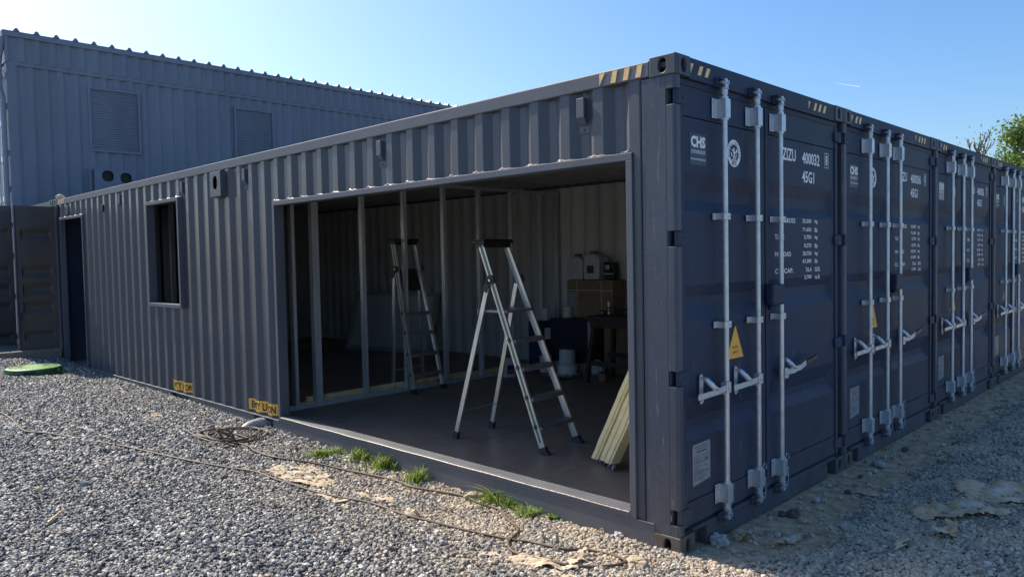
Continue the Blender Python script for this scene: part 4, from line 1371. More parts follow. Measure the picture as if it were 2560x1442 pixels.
# ================================================================== things on the yard
def smooth_path(pts, n=8):
    out = []
    P = [pts[0]] + list(pts) + [pts[-1]]
    for i in range(1, len(P) - 2):
        for k in range(n):
            t = k / n
            a, b, c, d = P[i - 1], P[i], P[i + 1], P[i + 2]
            out.append(.5 * ((2 * b) + (c - a) * t + (2 * a - 5 * b + 4 * c - d) * t * t + (3 * b - a - 3 * c + d) * t ** 3))
    out.append(P[-2])
    return out
CZ = .026
c1px = [(-60, 1008), (0, 1030), (30, 1048), (62, 1076), (130, 1084), (300, 1113), (440, 1144), (563, 1167), (636, 1178), (694, 1199), (734, 1211), (800, 1232), (869, 1245), (930, 1257), (1016, 1287),
        (1100, 1308), (1169, 1325), (1276, 1347), (1326, 1354), (1408, 1371), (1464, 1373), (1520, 1384), (1556, 1395), (1562, 1404), (1534, 1412), (1478, 1416), (1422, 1411)]
pa = [G(u, v, CZ) for u, v in c1px]
c2px = [(1422, 1411), (1370, 1402), (1318, 1390), (1281, 1376), (1270, 1359), (1278, 1345), (1292, 1333), (1295, 1325), (1290, 1313), (1276, 1303), (1259, 1286), (1250, 1274), (1239, 1269), (1208, 1260), (1180, 1248), (1155, 1238), (1098, 1228), (1028, 1216), (992, 1201),
        (915, 1184), (869, 1175), (793, 1158), (716, 1147), (673, 1139), (636, 1126), (624, 1116), (600, 1108)]
pb = [G(u, v, CZ + .004) for u, v in c2px]
cc = G(572, 1090, CZ)
coil = []
ex = Vector((math.cos(YAW), -math.sin(YAW), 0)); ey = Vector((math.sin(YAW), math.cos(YAW), 0))
for i in range(0, 74):
    a = -1.2 + i * .26
    turn = i / 22
    rx = .23 + .08 * math.sin(turn * 2.3) ; ry = .26 + .12 * math.sin(turn * 2.7 + 1)
    off = ex * (.05 * math.sin(turn * 3.1)) + ey * (.05 * math.cos(turn * 2.2))
    p = cc + off + ex * rx * math.cos(a) + ey * ry * math.sin(a)
    coil.append(Vector((p.x, p.y, float(H(p.x, p.y)) + CZ + .004 * turn + .01 * (1 + math.sin(a * .7)) * .5)))
# a loop that stands up out of the coil
st = coil[-1]
for a in np.linspace(0, 2 * PI, 14):
    c0 = G(565, 1085, .09)
    coil.append(Vector((c0.x, c0.y, c0.z)) + ex * .085 * math.cos(a + 2.6) + Vector((0, 0, .075)) * math.sin(a + 2.6) + ey * .10 * math.sin(a))
tail = [G(u, v, CZ) for u, v in ((520, 1085), (490, 1079), (470, 1077), (500, 1094), (540, 1106), (585, 1112), (560, 1118))]
m = MB(); m.tube(smooth_path(pa, 7), .0085, 7)
o = part('power_cable', m, 'cable', smooth=True); tag(o, 'long thin brown cable crossing the sunlit gravel from the left edge', 'cable')
m = MB(); m.tube(smooth_path(pb + coil[::1] + tail, 4), .0085, 7)
o = part('coiled_cable', m, 'cable', smooth=True); tag(o, 'brown cable running along the container base and heaped in a coil', 'cable')

t = thing('drain_pipe', 'grey plastic drain pipe elbow coming out from under the container rail', 'pipe', (0, 0, 0))
pp = [Vector((.20, 4.98, .060)), Vector((.05, 4.975, .085)), Vector((-.06, 4.97, .100)), Vector((-.16, 4.955, .092)), Vector((-.25, 4.93, .055)), Vector((-.32, 4.90, .0))]
m = MB(); m.tube(smooth_path(pp, 6), .055, 18); o = part('pipe_elbow', m, 'pvc', t, smooth=True)
m = MB(); m.tube([(.0, 4.973, .092), (-.075, 4.970, .1005)], .062, 18); part('pipe_collar', m, 'pvc', t, smooth=False)
m = MB(); m.tube([(-.105, 4.966, .0985), (-.130, 4.962, .096)], .0556, 18); part('pipe_sticker', m, 'pvc_label', t)

t = thing('manhole_cover', 'round green plastic access lid raised above the gravel on the left', 'lid', (-.800, 10.45, float(H(-.80, 10.45)) + .015))
prof_ = [(0, .102), (.12, .101), (.25, .096), (.335, .088), (.352, .080)]
m = MB(); n_ = 48; vs = [(0, 0, .102)]; fs = []
for r_, z in prof_[1:]:
    for k in range(n_): vs.append((r_ * math.cos(2 * PI * k / n_), r_ * math.sin(2 * PI * k / n_), z))
for k in range(n_): fs.append((0, 1 + k, 1 + (k + 1) % n_))
for j in range(len(prof_) - 2):
    for k in range(n_): fs.append((1 + j * n_ + k, 1 + (j + 1) * n_ + k, 1 + (j + 1) * n_ + (k + 1) % n_, 1 + j * n_ + (k + 1) % n_))
m.add(vs, fs)
for k in range(24):
    a = 2 * PI * k / 24; m.bar((.14 * math.cos(a), .14 * math.sin(a), .1005), (.31 * math.cos(a), .31 * math.sin(a), .0925), .010, .006, Vector((-math.sin(a), math.cos(a), 0)))
part('lid_top', m, 'green', t)
m = MB(); m.tube([(0, 0, -.03), (0, 0, .020), (0, 0, .022), (0, 0, .030), (0, 0, .032), (0, 0, .079)], [.372, .372, .350, .350, .362, .356], 48)
part('lid_rim', m, 'green_dark', t)
an = math.atan2(-12.8, -2.9) + .42
for k, (da, mt, w_, z0, z1) in enumerate(((.62, 'plate', .05, .022, .055), (-.55, 'cavity', .16, .028, .050))):
    a = an + da; c0 = Vector((.362 * math.cos(a), .362 * math.sin(a), 0)); s_ = Vector((-math.sin(a), math.cos(a), 0))
    m = MB(); m.bar(c0 + s_ * w_ * -.5 + Vector((0, 0, (z0 + z1) / 2)), c0 + s_ * w_ * .5 + Vector((0, 0, (z0 + z1) / 2)), .012, z1 - z0, Vector((math.cos(a), math.sin(a), 0))); part('rim_tag' if k == 0 else 'finger_slot', m, mt, t)

# ragged pieces of geotextile / sacking
bmT, bnt, bb = new_mat('torn_geotextile')
P_ = wpos(bnt)
b1 = noise_tex(bnt, 9, 5, .65, P_); b2 = noise_tex(bnt, 240, 3, .6, P_, (1, .25, 1)); b3 = noise_tex(bnt, 160, 3, .6, P_, (.25, 1, 1))
bc = ramp(bnt, b1.outputs[0], [(.30, (.36, .25, .15)), (.48, (.56, .45, .31)), (.68, (.68, .58, .44))]).outputs[0]
bnt.links.new(bc, bb.inputs["Base Color"]); bb.inputs["Roughness"].default_value = .95; bb.inputs["Specular IOR Level"].default_value = .1
nb = bump(bnt, b2.outputs[0], .7, .004, bb); bump(bnt, b3.outputs[0], .6, .003, bb, nb)
MT['sack'] = bmT
bmG, bnt, bb = new_mat('grey_geotextile')
P_ = wpos(bnt); b1 = noise_tex(bnt, 7, 5, .65, P_)
bnt.links.new(ramp(bnt, b1.outputs[0], [(.35, (.52, .29, .11)), (.5, (.62, .45, .28)), (.65, (.68, .57, .43))]).outputs[0], bb.inputs["Base Color"]); bb.inputs["Roughness"].default_value = .95
b2 = noise_tex(bnt, 90, 4, .7, P_); bump(bnt, b2.outputs[0], .7, .005, bb)
MT['sack_grey'] = bmG

def inpoly(x, y, P):
    c = False; n = len(P); j = n - 1
    for i in range(n):
        if (P[i][1] > y) != (P[j][1] > y) and x < (P[j][0] - P[i][0]) * (y - P[i][1]) / (P[j][1] - P[i][1]) + P[i][0]: c = not c
        j = i
    return c

def scrap(label, px, amp=.03, mat='sack', seed=0, fold=6.0, base=.020, group='torn sacking scraps on the gravel'):
    P = [G(u, v, base) for u, v in px]
    xs = [p.x for p in P]; ys = [p.y for p in P]
    cell = max(.007, min(.016, max(max(xs) - min(xs), max(ys) - min(ys)) / 60))
    nx_ = int((max(xs) - min(xs)) / cell) + 4; ny_ = int((max(ys) - min(ys)) / cell) + 4
    poly = [(p.x, p.y) for p in P]
    vid = {}; vs = []; fs = []
    def V(i, j):
        if (i, j) not in vid:
            x = min(xs) + (i - 1.5) * cell; y = min(ys) + (j - 1.5) * cell
            x2 = x + .012 * noise.noise(Vector((x * 60, y * 60, seed))); y2 = y + .012 * noise.noise(Vector((x * 60, y * 60, seed + 9)))
            h = abs(noise.noise(Vector((x * fold, y * fold, seed * 3.7)))) * 1.6 + .5 * abs(noise.noise(Vector((x * fold * 3, y * fold * 2.2, seed)))) + .12 * noise.noise(Vector((x * 45, y * 45, seed)))
            vid[(i, j)] = len(vs); vs.append((x2, y2, float(H(x2, y2)) + base * .55 + amp * h))
        return vid[(i, j)]
    for i in range(nx_):
        for j in range(ny_):
            x = min(xs) + (i - 1) * cell; y = min(ys) + (j - 1) * cell
            q_ = .030 * noise.noise(Vector((x * 22, y * 22, seed + 2))); q2 = .030 * noise.noise(Vector((x * 22, y * 22, seed + 5)))
            q_ += .012 * noise.noise(Vector((x * 90, y * 90, seed))); q2 += .012 * noise.noise(Vector((x * 90, y * 90, seed + 4)))
            if inpoly(x + q_, y + q2, poly): fs.append((V(i, j), V(i + 1, j), V(i + 1, j + 1), V(i, j + 1)))
    if not fs: return
    me = bpy.data.meshes.new('geotextile_scrap'); me.from_pydata(vs, [], fs); me.update()
    me.polygons.foreach_set('use_smooth', [True] * len(fs)); me.materials.append(MT[mat])
    o = bpy.data.objects.new('geotextile_scrap', me); C.objects.link(o); solid(o, .003)
    return tag(o, label, 'sacking scrap', group)
scrap('widest sunlit tan sacking sheet beside the long cable, left of the middle', [(664, 1172), (700, 1165), (770, 1163), (800, 1172), (830, 1192), (838, 1208), (815, 1216), (780, 1214), (735, 1207), (690, 1190)], .020, seed=1)
scrap('narrow tan sacking tongue trailing below the widest sheet', [(775, 1216), (815, 1226), (850, 1240), (872, 1252), (850, 1256), (815, 1246), (785, 1230)], .018, seed=2)
scrap('small rolled tan scrap right of the widest sheet', [(895, 1233), (925, 1233), (960, 1238), (992, 1246), (985, 1256), (955, 1252), (930, 1245), (900, 1240)], .030, seed=3)
scrap('long tan sacking strip under the cable loop near the bottom edge', [(1262, 1402), (1290, 1393), (1330, 1391), (1370, 1400), (1420, 1410), (1450, 1424), (1405, 1424), (1350, 1418), (1300, 1410)], .028, seed=4)
scrap('forked tan scrap above the cable loop by the near corner', [(1415, 1403), (1440, 1398), (1450, 1384), (1470, 1381), (1468, 1396), (1450, 1408), (1425, 1410)], .030, seed=5)
scrap('faint tan fibre scrap between the two cables', [(1140, 1370), (1180, 1374), (1240, 1378), (1290, 1386), (1280, 1392), (1230, 1386), (1170, 1380)], .008, seed=6)
scrap('lowest tan fibre scrap at the bottom of the yard', [(1360, 1422), (1400, 1425), (1440, 1434), (1470, 1446), (1430, 1448), (1390, 1438)], .012, seed=7)
scrap('tiny tan fibres left of the yellow sticker gap', [(365, 1033), (385, 1030), (410, 1040), (400, 1048), (375, 1045)], .010, seed=8)
scrap('tan pinch of sacking against the door sill beside the white rock', [(1836, 1335), (1850, 1320), (1862, 1325), (1875, 1345), (1860, 1352), (1840, 1350)], .055, 'sack_grey', 9, 9)
scrap('largest grey-brown sacking sheet lying in the shade at the right edge', [(2380, 1222), (2400, 1208), (2440, 1212), (2500, 1200), (2580, 1206), (2600, 1262), (2560, 1262), (2480, 1254), (2420, 1248), (2400, 1232)], .040, 'sack_grey', 10, 4)
scrap('long brown sacking strip in the shade before the largest sheet', [(2268, 1285), (2290, 1270), (2335, 1250), (2400, 1250), (2460, 1262), (2530, 1286), (2490, 1290), (2430, 1296), (2370, 1300), (2310, 1296)], .045, 'sack_grey', 11, 5)
scrap('crumpled tan scrap below the long brown strip', [(2330, 1345), (2350, 1322), (2375, 1308), (2398, 1312), (2392, 1345), (2370, 1350)], .055, 'sack_grey', 12, 7)
scrap('pointed pale scrap lowest in the right shade', [(2232, 1372), (2245, 1352), (2272, 1342), (2278, 1360), (2255, 1372)], .050, 'sack_grey', 13, 8)
scrap('low grey scrap half buried between dirt strip and gravel', [(1925, 1362), (1950, 1345), (1990, 1335), (2012, 1336), (1990, 1352), (1960, 1366)], .040, 'sack_grey', 14, 6)
scrap('flat brown scrap on the edge of the dirt strip', [(2135, 1228), (2165, 1222), (2200, 1232), (2210, 1242), (2175, 1240)], .018, 'sack_grey', 15, 6)
scrap('thin sliver of sacking between two grey scraps', [(2305, 1312), (2335, 1300), (2350, 1302), (2330, 1312)], .022, 'sack_grey', 16, 6)

def rock(label, px, r, mat, seed, sq=(1, 1, .75), group='loose rocks by the containers', name='rock', lift=.35):
    p = G(px[0], px[1], 0)
    bm = bmesh.new(); bmesh.ops.create_icosphere(bm, subdivisions=3, radius=r)
    for v in bm.verts:
        d = v.co.normalized()
        k = 1 + .42 * noise.noise(d * 1.7 + Vector((seed, 0, 0))) + .16 * noise.noise(d * 5 + Vector((0, seed, 0)))
        v.co = Vector((v.co.x * sq[0], v.co.y * sq[1], v.co.z * sq[2])) * k
    me = bpy.data.meshes.new(name); bm.to_mesh(me); bm.free(); me.materials.append(MT[mat])
    o = bpy.data.objects.new(name, me); C.objects.link(o)
    o.location = p + Vector((0, 0, r * sq[2] * lift + .012)); o.rotation_euler = (0, 0, seed)
    return tag(o, label, 'rock', group)
MT['rock_pale'] = plain('pale_rock', (.40, .385, .355), .8, .3, 22, .006)
MT['rock_tan'] = plain('tan_rock', (.47, .37, .24), .8, .2, 25, .006)
MT['rock_dark'] = plain('dark_rock', (.10, .085, .08), .8, .3, 22, .006)
rock('white jagged rock against the sill of the near container doors', (1797, 1362), .052, 'rock_pale', 2, (1.1, .9, .85))
rock('tan angular rock on the gravel left of the near corner', (1595, 1414), .050, 'rock_tan', 5, (1.35, .8, .6))
rock('tan stone sitting on the long cable', (1030, 1294), .046, 'rock_tan', 8, (1.3, .85, .75))
rock('rounded tan clod by the rail between grass tufts', (1183, 1249), .056, 'rock_tan', 3, (1.5, .8, .62))
rock('small pale stone left of the cable stone', (868, 1277), .028, 'rock_tan', 4)
rock('dark round rock on the dirt strip', (1982, 1290), .042, 'rock_dark', 6, (1.2, 1, .6))
rock('flat pale stone on the dirt strip near the second container corner', (2197, 1165), .055, 'rock_pale', 7, (1.5, .8, .45))
rock('grey stone at the foot of the rail by the near corner', (1548, 1346), .036, 'rock_pale', 9)
rock('pale tan stone under the rail next to the grey stone', (1594, 1352), .034, 'rock_tan', 10)
WHERE = ['below the first locking rod', 'left of the dark round rock', 'between the second and third rod of the near container', 'under the third rod of the near container', 'before the right corner of the near container', 'before the second container, farther off', 'nearest the middle of the near doors', 'halfway between the near doors and the second container']
for i, (u, v) in enumerate(((1925, 1300), (1955, 1290), (2040, 1255), (2150, 1195), (2185, 1182), (2262, 1128), (2072, 1218), (2120, 1235))):
    rock(('dark' if i % 2 else 'pale') + ' pebble on the dirt strip ' + WHERE[i], (u, v), .018 + .006 * (i % 3), 'rock_dark' if i % 2 else 'rock_pale', 11 + i, group='pebbles on the dirt strip', name='pebble')

for i, (a, b, lb) in enumerate((((120, 1305), (160, 1272), 'thin pale wood splinter on the gravel near the left edge'), ((90, 1222), (108, 1217), 'short yellow leaf on the left gravel'), ((498, 1026), (512, 1034), 'pink-white bent strip lying by the container rail'), ((30, 1225), (40, 1222), 'tiny brown leaf at the far left'))):
    pa_, pb_ = G(*a, .032), G(*b, .032)
    m = MB(); md_ = pa_.lerp(pb_, .6) + Vector((.005, .0, .006)); m.bar(pa_, md_, .010, .006, Vector((0, 0, 1))); m.bar(md_, pb_, .008, .005, Vector((0, 0, 1)))
    o = part('splinter' if i % 2 == 0 else 'fallen_leaf', m, 'timber'); tag(o, lb, 'wood splinter' if i % 2 == 0 else 'leaf')
pa_, pb_ = G(541, 1062, .01), G(556, 1042, .03)
o = part('steel_pin', MB().tube([pa_, pb_ + Vector((0, 0, .03))], .004, 6), 'galv'); tag(o, 'thin metal pin leaning against the rail near the drain pipe', 'pin')

# grass
grm, gnt2, gb2 = new_mat('grass_blade')
oi = N(gnt2, "ShaderNodeNewGeometry")
gr = ramp(gnt2, oi.outputs["Random Per Island"], [(0, (.07, .14, .02)), (.4, (.17, .29, .04)), (.80, (.30, .40, .07)), (1, (.55, .46, .20))])
gnt2.links.new(gr.outputs[0], gb2.inputs["Base Color"]); gb2.inputs["Roughness"].default_value = .5
gb2.inputs["Subsurface Weight"].default_value = 0
tr = N(gnt2, "ShaderNodeBsdfTranslucent"); gnt2.links.new(gr.outputs[0], tr.inputs[0])
mx = N(gnt2, "ShaderNodeMixShader"); mx.inputs[0].default_value = .45
out = gnt2.nodes["Material Output"]; gnt2.links.new(gb2.outputs[0], mx.inputs[1]); gnt2.links.new(tr.outputs[0], mx.inputs[2]); gnt2.links.new(mx.outputs[0], out.inputs[0])
MT['grass'] = grm
def tuft(label, px, sx_, sy_, n, h0, h1, seed, broad=False, lean=.7):
    rr = random.Random(seed); c = G(*px, 0); m = MB()
    for i in range(n):
        r_ = abs(rr.gauss(0, .5)); a = rr.uniform(0, 2 * PI)
        bx = c.x + r_ * math.cos(a) * sx_; by = c.y + r_ * math.sin(a) * sy_
        if bx > -.006: bx = -.006 - rr.random() * .03
        bz = float(H(bx, by)) + .008
        h = rr.uniform(h0, h1) * (1.15 - min(r_, 1) * .4); az = rr.uniform(0, 2 * PI); ln = h * rr.uniform(.3, 1.7) * lean
        w_ = rr.uniform(.0030, .0062) if not broad else rr.uniform(.008, .014)
        d = Vector((math.cos(az), math.sin(az), 0)); s_ = Vector((-d.y, d.x, 0)); base = Vector((bx, by, bz))
        vs = []; k_ = 5
        for j in range(k_ + 1):
            t_ = j / k_
            p = base + d * ln * t_ * t_ + Vector((0, 0, h * (t_ - .35 * t_ ** 3 * lean)))
            if p.x > -.004: p.x = -.004
            ww = w_ * ((1 - t_) ** .6 if not broad else math.sin(PI * min(.98, .15 + t_ * .85)))
            vs += [p - s_ * ww, p + s_ * ww]
        m.add(vs, [(2 * j, 2 * j + 1, 2 * j + 3, 2 * j + 2) for j in range(k_)])
    me = m.mesh('grass_tuft', recalc=False); me.materials.append(MT['grass'])
    o = bpy.data.objects.new('grass_tuft', me); C.objects.link(o)
    return tag(o, label, 'grass', 'grass tufts along the container rail')
tuft('leftmost flat bright grass patch by the rail', (800, 1143), .26, .14, 300, .03, .09, 1)
tuft('bright grass patch just right of the leftmost one', (838, 1136), .16, .12, 150, .03, .08, 2)
tuft('first tall bright tuft growing before the sill', (905, 1152), .20, .15, 200, .06, .15, 3)
tuft('widest bright tuft right of the first tall one', (962, 1172), .22, .16, 230, .06, .16, 4)
tuft('separate bright tuft with two tall blades by the rail', (1040, 1207), .15, .12, 160, .06, .14, 5)
tuft('two tall thin blades rising from the separate tuft', (1052, 1203), .05, .05, 14, .11, .16, 15, lean=.5)
tuft('sparse dark grass in the rail shadow beside the tan clod', (1235, 1258), .16, .16, 90, .06, .17, 6, lean=1.4)
tuft('dark green tuft in the rail shadow', (1272, 1272), .08, .10, 110, .03, .10, 7)
tuft('bright tuft catching the sun at the shadow edge', (1322, 1293), .10, .08, 130, .03, .11, 8, lean=1.2)
tuft('broad-leaved weed at the right end of the grass row', (1385, 1300), .09, .07, 46, .015, .05, 9, True)

# ================================================================== far left: gate leaf, kerb, fence
def ribbed_leaf(xa, xb, z0, z1, bands, y=0.0, d=.036):
    m = MB()
    for a, b in ((xa, xa + .05), (xb - .05, xb)): m.box(a, b, y - .008, y + .045, z0, z1)
    m.box(xa + .05, xb - .05, y - .004, y + .045, z1 - .12, z1); m.box(xa + .05, xb - .05, y - .004, y + .045, z0, z0 + .10)
    pocket_panel(m, xa + .05, xb - .05, dict(top=z1 - .12, bot=z0 + .10, p=bands), y, d, taper=.03)
    return m
t = thing('metal_gate', 'dark ribbed metal door leaf closing the gap beside the far end of the opened container', 'gate', (0, 12.14, 0))
bd = [(2.40, 2.33, 2.28, 2.19), (1.80, 1.72, 1.66, 1.58), (1.50, 1.42, 1.37, 1.28), (1.20, 1.12, 1.07, .98), (.70, .64, .60, .54)]
part('gate_leaf', ribbed_leaf(-.575, -.008, .395, 2.775, bd), 'gate', t)
part('gate_edge', MB().box(-.600, -.577, -.018, .05, .40, 2.785), 'navy', t, bev=.004)
m = MB(); m.box(-.565, -.545, -.03, -.01, .9, 1.0); m.tube([(-.585, -.02, .45), (-.585, -.02, .95)], .012, 8); part('gate_bolt', m, 'navy', t)
yf = 14.72
t = thing('metal_fence', 'dark ribbed metal panel beyond the gate at the left edge of the photo', 'fence', (0, yf, 0))
sc_ = (yf - CAM.y) / (12.14 - CAM.y)
zz = lambda z: CAM.z + (z - CAM.z) * sc_
part('fence_panel', ribbed_leaf(-2.6, -.075, .1, zz(2.765), [tuple(zz(q_) for q_ in b) for b in bd], 0, .045), 'gate', t)
kb = thing('concrete_kerb', 'low tan concrete kerb under the dark gate', 'kerb', (0, 0, 0))
for a, b in ((-2.4, -.735), (-.728, -.016)):
    part('kerb_block', MB().box(a, b, 12.00, 12.12, .15, .392), 'concrete', kb, bev=.012)

# low container behind, end-on to the yard, and the stacked building behind it
t = thing('shipping_container', 'low dark container behind the gate, only its top rail and corner showing', 'container', (0, 0, 0), group=GROUPC)
m = MB(); m.box(.06, 11.9, 12.28, 14.66, .1, 2.80); m.box(.01, .06, 12.41, 14.53, .0, 2.78)
part('container_shell', m, 'navy', t)
m = MB(); m.box(.0, .058, 12.42, 14.53, 2.786, 2.884); m.box(.17, 12.0, 12.255, 12.31, 2.786, 2.884)
part('top_rail', m, 'rail', t)
o = part('corner_casting', None, 'casting', t, (-.003, 12.246, H9 - .118), key=('cast', 1, 1, 'casting')); bevel(o, .006)
o = part('corner_casting', None, 'casting', t, (-.003, 14.52, H9 - .118), key=('cast', 1, -1, 'casting'), ); bevel(o, .006)
for ya_ in (12.25, 14.57): part('corner_post', MB().box(.0, .12, ya_, ya_ + .12, .0, 2.778), 'navy', t)
bm = bmesh.new(); bmesh.ops.create_icosphere(bm, subdivisions=3, radius=.07)
for v in bm.verts: v.co *= 1 + .4 * noise.noise(v.co * 16); v.co.z *= .7
me = bpy.data.meshes.new('rag'); bm.to_mesh(me); bm.free(); me.materials.append(MT['sack_grey'])
me.polygons.foreach_set('use_smooth', [True] * len(me.polygons))
o = bpy.data.objects.new('rag', me); C.objects.link(o); o.location = (.06, 11.98, 2.925); tag(o, 'pale rag bunched on the far corner casting of the opened container', 'rag')

B = thing('container_building', 'tall dark two-storey building of stacked steel containers behind the yard', 'building', (0, 14.95, 0))
LB = 13.2
def corr_face(x0, x1, z0, z1, yo, yi, pitch=.278, holes=()):
    m, _ = corrugated_x(x0, x1, z0, z1, yo, yi, y_ref=x0 + pitch, holes=holes)
    m.v = [(b, a, c) for a, b, c in m.v]
    return m
WIN = [(1.47, 2.40, 4.20, 5.44), (4.62, 5.54, 4.16, 5.42)]
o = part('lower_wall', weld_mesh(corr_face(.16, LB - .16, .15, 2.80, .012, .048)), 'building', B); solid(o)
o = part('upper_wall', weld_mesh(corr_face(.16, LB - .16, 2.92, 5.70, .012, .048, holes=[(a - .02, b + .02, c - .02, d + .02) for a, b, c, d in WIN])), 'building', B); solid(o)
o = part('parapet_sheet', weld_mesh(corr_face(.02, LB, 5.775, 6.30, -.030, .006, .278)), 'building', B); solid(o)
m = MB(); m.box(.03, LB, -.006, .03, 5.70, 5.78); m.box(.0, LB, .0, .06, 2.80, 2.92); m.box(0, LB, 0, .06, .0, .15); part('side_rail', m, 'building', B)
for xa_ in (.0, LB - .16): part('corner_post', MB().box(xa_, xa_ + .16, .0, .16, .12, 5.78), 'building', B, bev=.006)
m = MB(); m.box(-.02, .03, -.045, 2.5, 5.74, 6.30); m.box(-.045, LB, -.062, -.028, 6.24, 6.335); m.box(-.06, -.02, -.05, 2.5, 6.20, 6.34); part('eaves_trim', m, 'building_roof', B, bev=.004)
# roof sheet: trapezoid ribs running away from the eaves
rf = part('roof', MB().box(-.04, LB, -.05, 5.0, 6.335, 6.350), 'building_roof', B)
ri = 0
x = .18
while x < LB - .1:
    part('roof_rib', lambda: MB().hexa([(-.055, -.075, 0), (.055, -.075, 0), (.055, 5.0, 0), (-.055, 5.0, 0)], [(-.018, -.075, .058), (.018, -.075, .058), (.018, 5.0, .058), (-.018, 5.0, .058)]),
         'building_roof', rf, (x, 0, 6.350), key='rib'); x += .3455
m = MB(); m.box(.05, LB - .05, .07, 4.9, .1, 6.3); part('core_walls', m, 'cavity', B)
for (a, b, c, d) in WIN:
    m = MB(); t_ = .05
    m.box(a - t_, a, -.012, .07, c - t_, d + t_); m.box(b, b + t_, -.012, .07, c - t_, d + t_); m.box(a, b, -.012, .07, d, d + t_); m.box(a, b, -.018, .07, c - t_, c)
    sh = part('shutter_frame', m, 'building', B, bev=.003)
    m = MB(); z = c; n_ = 25; st_ = (d - c) / n_
    for k in range(n_):
        m.add([(a, .045, z), (b, .045, z), (b, .030, z + st_ * .30), (a, .030, z + st_ * .30), (b, .030, z + st_ * .85), (a, .030, z + st_ * .85), (b, .045, z + st_), (a, .045, z + st_)],
              [(0, 1, 2, 3), (3, 2, 4, 5), (5, 4, 6, 7)]); z += st_
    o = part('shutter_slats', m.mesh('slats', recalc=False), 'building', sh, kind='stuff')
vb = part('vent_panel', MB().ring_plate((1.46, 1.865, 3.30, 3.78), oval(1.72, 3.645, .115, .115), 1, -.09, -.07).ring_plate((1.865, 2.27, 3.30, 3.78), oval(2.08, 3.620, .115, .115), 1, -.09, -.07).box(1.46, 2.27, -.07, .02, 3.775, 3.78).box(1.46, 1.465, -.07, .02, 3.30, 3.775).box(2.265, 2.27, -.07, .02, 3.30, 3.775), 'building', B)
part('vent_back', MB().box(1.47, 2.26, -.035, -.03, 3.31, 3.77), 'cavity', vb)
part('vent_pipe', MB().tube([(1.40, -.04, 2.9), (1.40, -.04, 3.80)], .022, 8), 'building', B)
# left end of the building: door face with rods, seen at a steep angle
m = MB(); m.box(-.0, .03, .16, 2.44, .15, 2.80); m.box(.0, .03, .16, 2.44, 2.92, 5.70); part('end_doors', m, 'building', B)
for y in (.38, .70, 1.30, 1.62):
    for z0, z1 in ((.2, 2.78), (3.0, 5.66)):
        r_ = part('locking_rod', MB().tube([(-.045, y, z0), (-.045, y, z1)], .017, 8), 'galv', B)
        m = MB()
        for z in (z0 + .12, z0 + .9, z0 + 1.6, z1 - .15): m.box(-.065, .0, y - .05, y + .03, z - .05, z + .05)
        part('rod_guide', m, 'galv', r_)
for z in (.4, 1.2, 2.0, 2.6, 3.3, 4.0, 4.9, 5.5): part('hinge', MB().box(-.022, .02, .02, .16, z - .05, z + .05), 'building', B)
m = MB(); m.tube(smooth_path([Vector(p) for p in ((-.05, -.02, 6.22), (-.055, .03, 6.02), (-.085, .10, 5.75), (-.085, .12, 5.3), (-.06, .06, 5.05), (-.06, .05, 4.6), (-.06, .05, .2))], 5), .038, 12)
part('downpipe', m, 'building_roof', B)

# ================================================================== trees beyond the row
lfm, lnt, lb_ = new_mat('leaf')
gi_ = N(lnt, "ShaderNodeNewGeometry")
lr = ramp(lnt, gi_.outputs["Random Per Island"], [(0, (.06, .12, .025)), (.5, (.15, .24, .05)), (1, (.27, .36, .09))])
lnt.links.new(lr.outputs[0], lb_.inputs["Base Color"]); lb_.inputs["Roughness"].default_value = .5
tr = N(lnt, "ShaderNodeBsdfTranslucent"); lnt.links.new(lr.outputs[0], tr.inputs[0])
mx = N(lnt, "ShaderNodeMixShader"); mx.inputs[0].default_value = .5
lnt.links.new(lb_.outputs[0], mx.inputs[1]); lnt.links.new(tr.outputs[0], mx.inputs[2]); lnt.links.new(mx.outputs[0], lnt.nodes["Material Output"].inputs[0])
MT['leaf'] = lfm
MT['bark'] = plain('bark', (.13, .10, .085), .9, .3, 20, .01)
def atdist(u, v, D):
    d = ray(u, v); return CAM + d * (D / fw.dot(d))
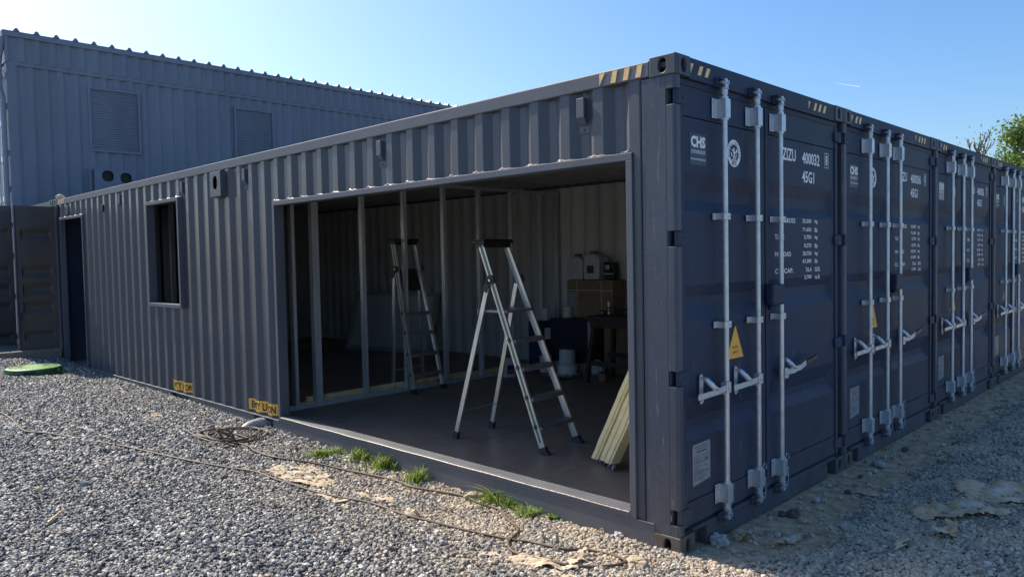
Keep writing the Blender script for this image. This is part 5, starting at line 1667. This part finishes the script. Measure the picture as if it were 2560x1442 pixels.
def tree(label, u_px, D, top_px, spread, leaves, seed, lo=2.0, leaf=.11, start=1.6, limbs=9, bare=False):
    rr = random.Random(seed)
    topz = atdist(u_px, top_px, D).z; b = atdist(u_px, 600, D)
    t = thing('leafy_tree' if not bare else 'bare_tree', label, 'tree', (b.x, b.y, 0))
    m = MB(); tips = []
    def grow(p, d, ln, r_, lv):
        pts = [p]; q_ = p.copy(); dd = d.copy()
        for i in range(4):
            dd = (dd + Vector((rr.gauss(0, .16), rr.gauss(0, .16), rr.gauss(.04, .1)))).normalized(); q_ = q_ + dd * ln / 4; pts.append(q_.copy())
        m.tube(pts, [max(r_ * (1 - .55 * i / 4), .011) for i in range(5)], 6 if lv < 2 else 4, cap=False)
        if lv >= (3 if not bare else 4) or r_ < .004: tips.extend(pts[2:]); return
        for k in range(rr.choice((2, 3, 3)) if lv else limbs):
            s_ = rr.uniform(.35, 1) if lv else rr.uniform(.3, 1)
            c = pts[0].lerp(pts[-1], s_) if lv else Vector((0, 0, pts[-1].z * s_)) + Vector((pts[int(s_ * 4)].x, pts[int(s_ * 4)].y, 0))
            a = rr.uniform(0, 2 * PI); sp2 = rr.uniform(.5, 1.1) if not bare else rr.uniform(.25, .6)
            nd = (dd * (.8 if lv else .5) + Vector((math.cos(a) * sp2, math.sin(a) * sp2, rr.uniform(.0, .6)))).normalized()
            grow(c, nd, ln * rr.uniform(.5, .72) if lv else spread * rr.uniform(.6, 1.05), r_ * (.55 if lv else .42), lv + 1)
        tips.extend(pts[3:] if lv >= 2 else [])
    grow(Vector((0, 0, 0)), Vector((0, 0, 1)), topz * .62, .17 if not bare else .09, 0)
    zmax = max(p.z for p in tips); f = (topz - .15) / zmax
    m.v = [(a, b_, c * f) for a, b_, c in m.v]; tips = [Vector((p.x, p.y, p.z * f)) for p in tips]
    part('trunk', m, 'bark', t)
    if leaves:
        vs = []; fs = []; per = max(1, leaves // len(tips))
        for p in tips:
            for k in range(per):
                c = p + Vector((rr.gauss(0, .20), rr.gauss(0, .20), rr.gauss(0, .16)))
                n_ = Vector((rr.gauss(0, 1), rr.gauss(0, 1), rr.gauss(.6, 1))).normalized(); x_ = n_.orthogonal().normalized(); y_ = n_.cross(x_)
                s_ = leaf * rr.uniform(.6, 1.25); o_ = len(vs)
                vs += [c - x_ * s_ * .5, c + y_ * s_ * .28, c + x_ * s_ * .5, c - y_ * s_ * .28]; fs.append((o_, o_ + 1, o_ + 2, o_ + 3))
        me = bpy.data.meshes.new('crown'); me.from_pydata([tuple(v) for v in vs], [], fs); me.update()
        part('crown', me, 'leaf', t)
    return t
tree('green leafy tree rising above the containers at the right edge', 2640, 26, 255, 2.2, 42000, 4, leaf=.12, limbs=11)
tree('low green tree behind the last container roof', 2556, 29, 392, 1.3, 12000, 9, leaf=.11)
tree('thin almost leafless tree just left of the leafy one', 2503, 25, 325, .9, 150, 12, leaf=.08, bare=True, limbs=9)
tree('distant bare twigs showing over the container roofs', 2448, 30, 374, .55, 0, 15, bare=True, limbs=7)

# a short vapour trail high above the row
a_, b_ = CAM + ray(2086, 208) * 1500, CAM + ray(2149, 217) * 1500
vm, vnt, vb_ = new_mat('vapour')
vt = N(vnt, "ShaderNodeBsdfTranslucent"); vt.inputs[0].default_value = (.9, .9, .9, 1)
vnt.links.new(vt.outputs[0], vnt.nodes["Material Output"].inputs[0]); MT['vapour'] = vm
o = part('vapour_trail', MB().tube([a_, a_.lerp(b_, .5), b_], [.25, .55, .8], 6), 'vapour'); tag(o, 'short thin white vapour trail in the sky above the container row', 'cloud')
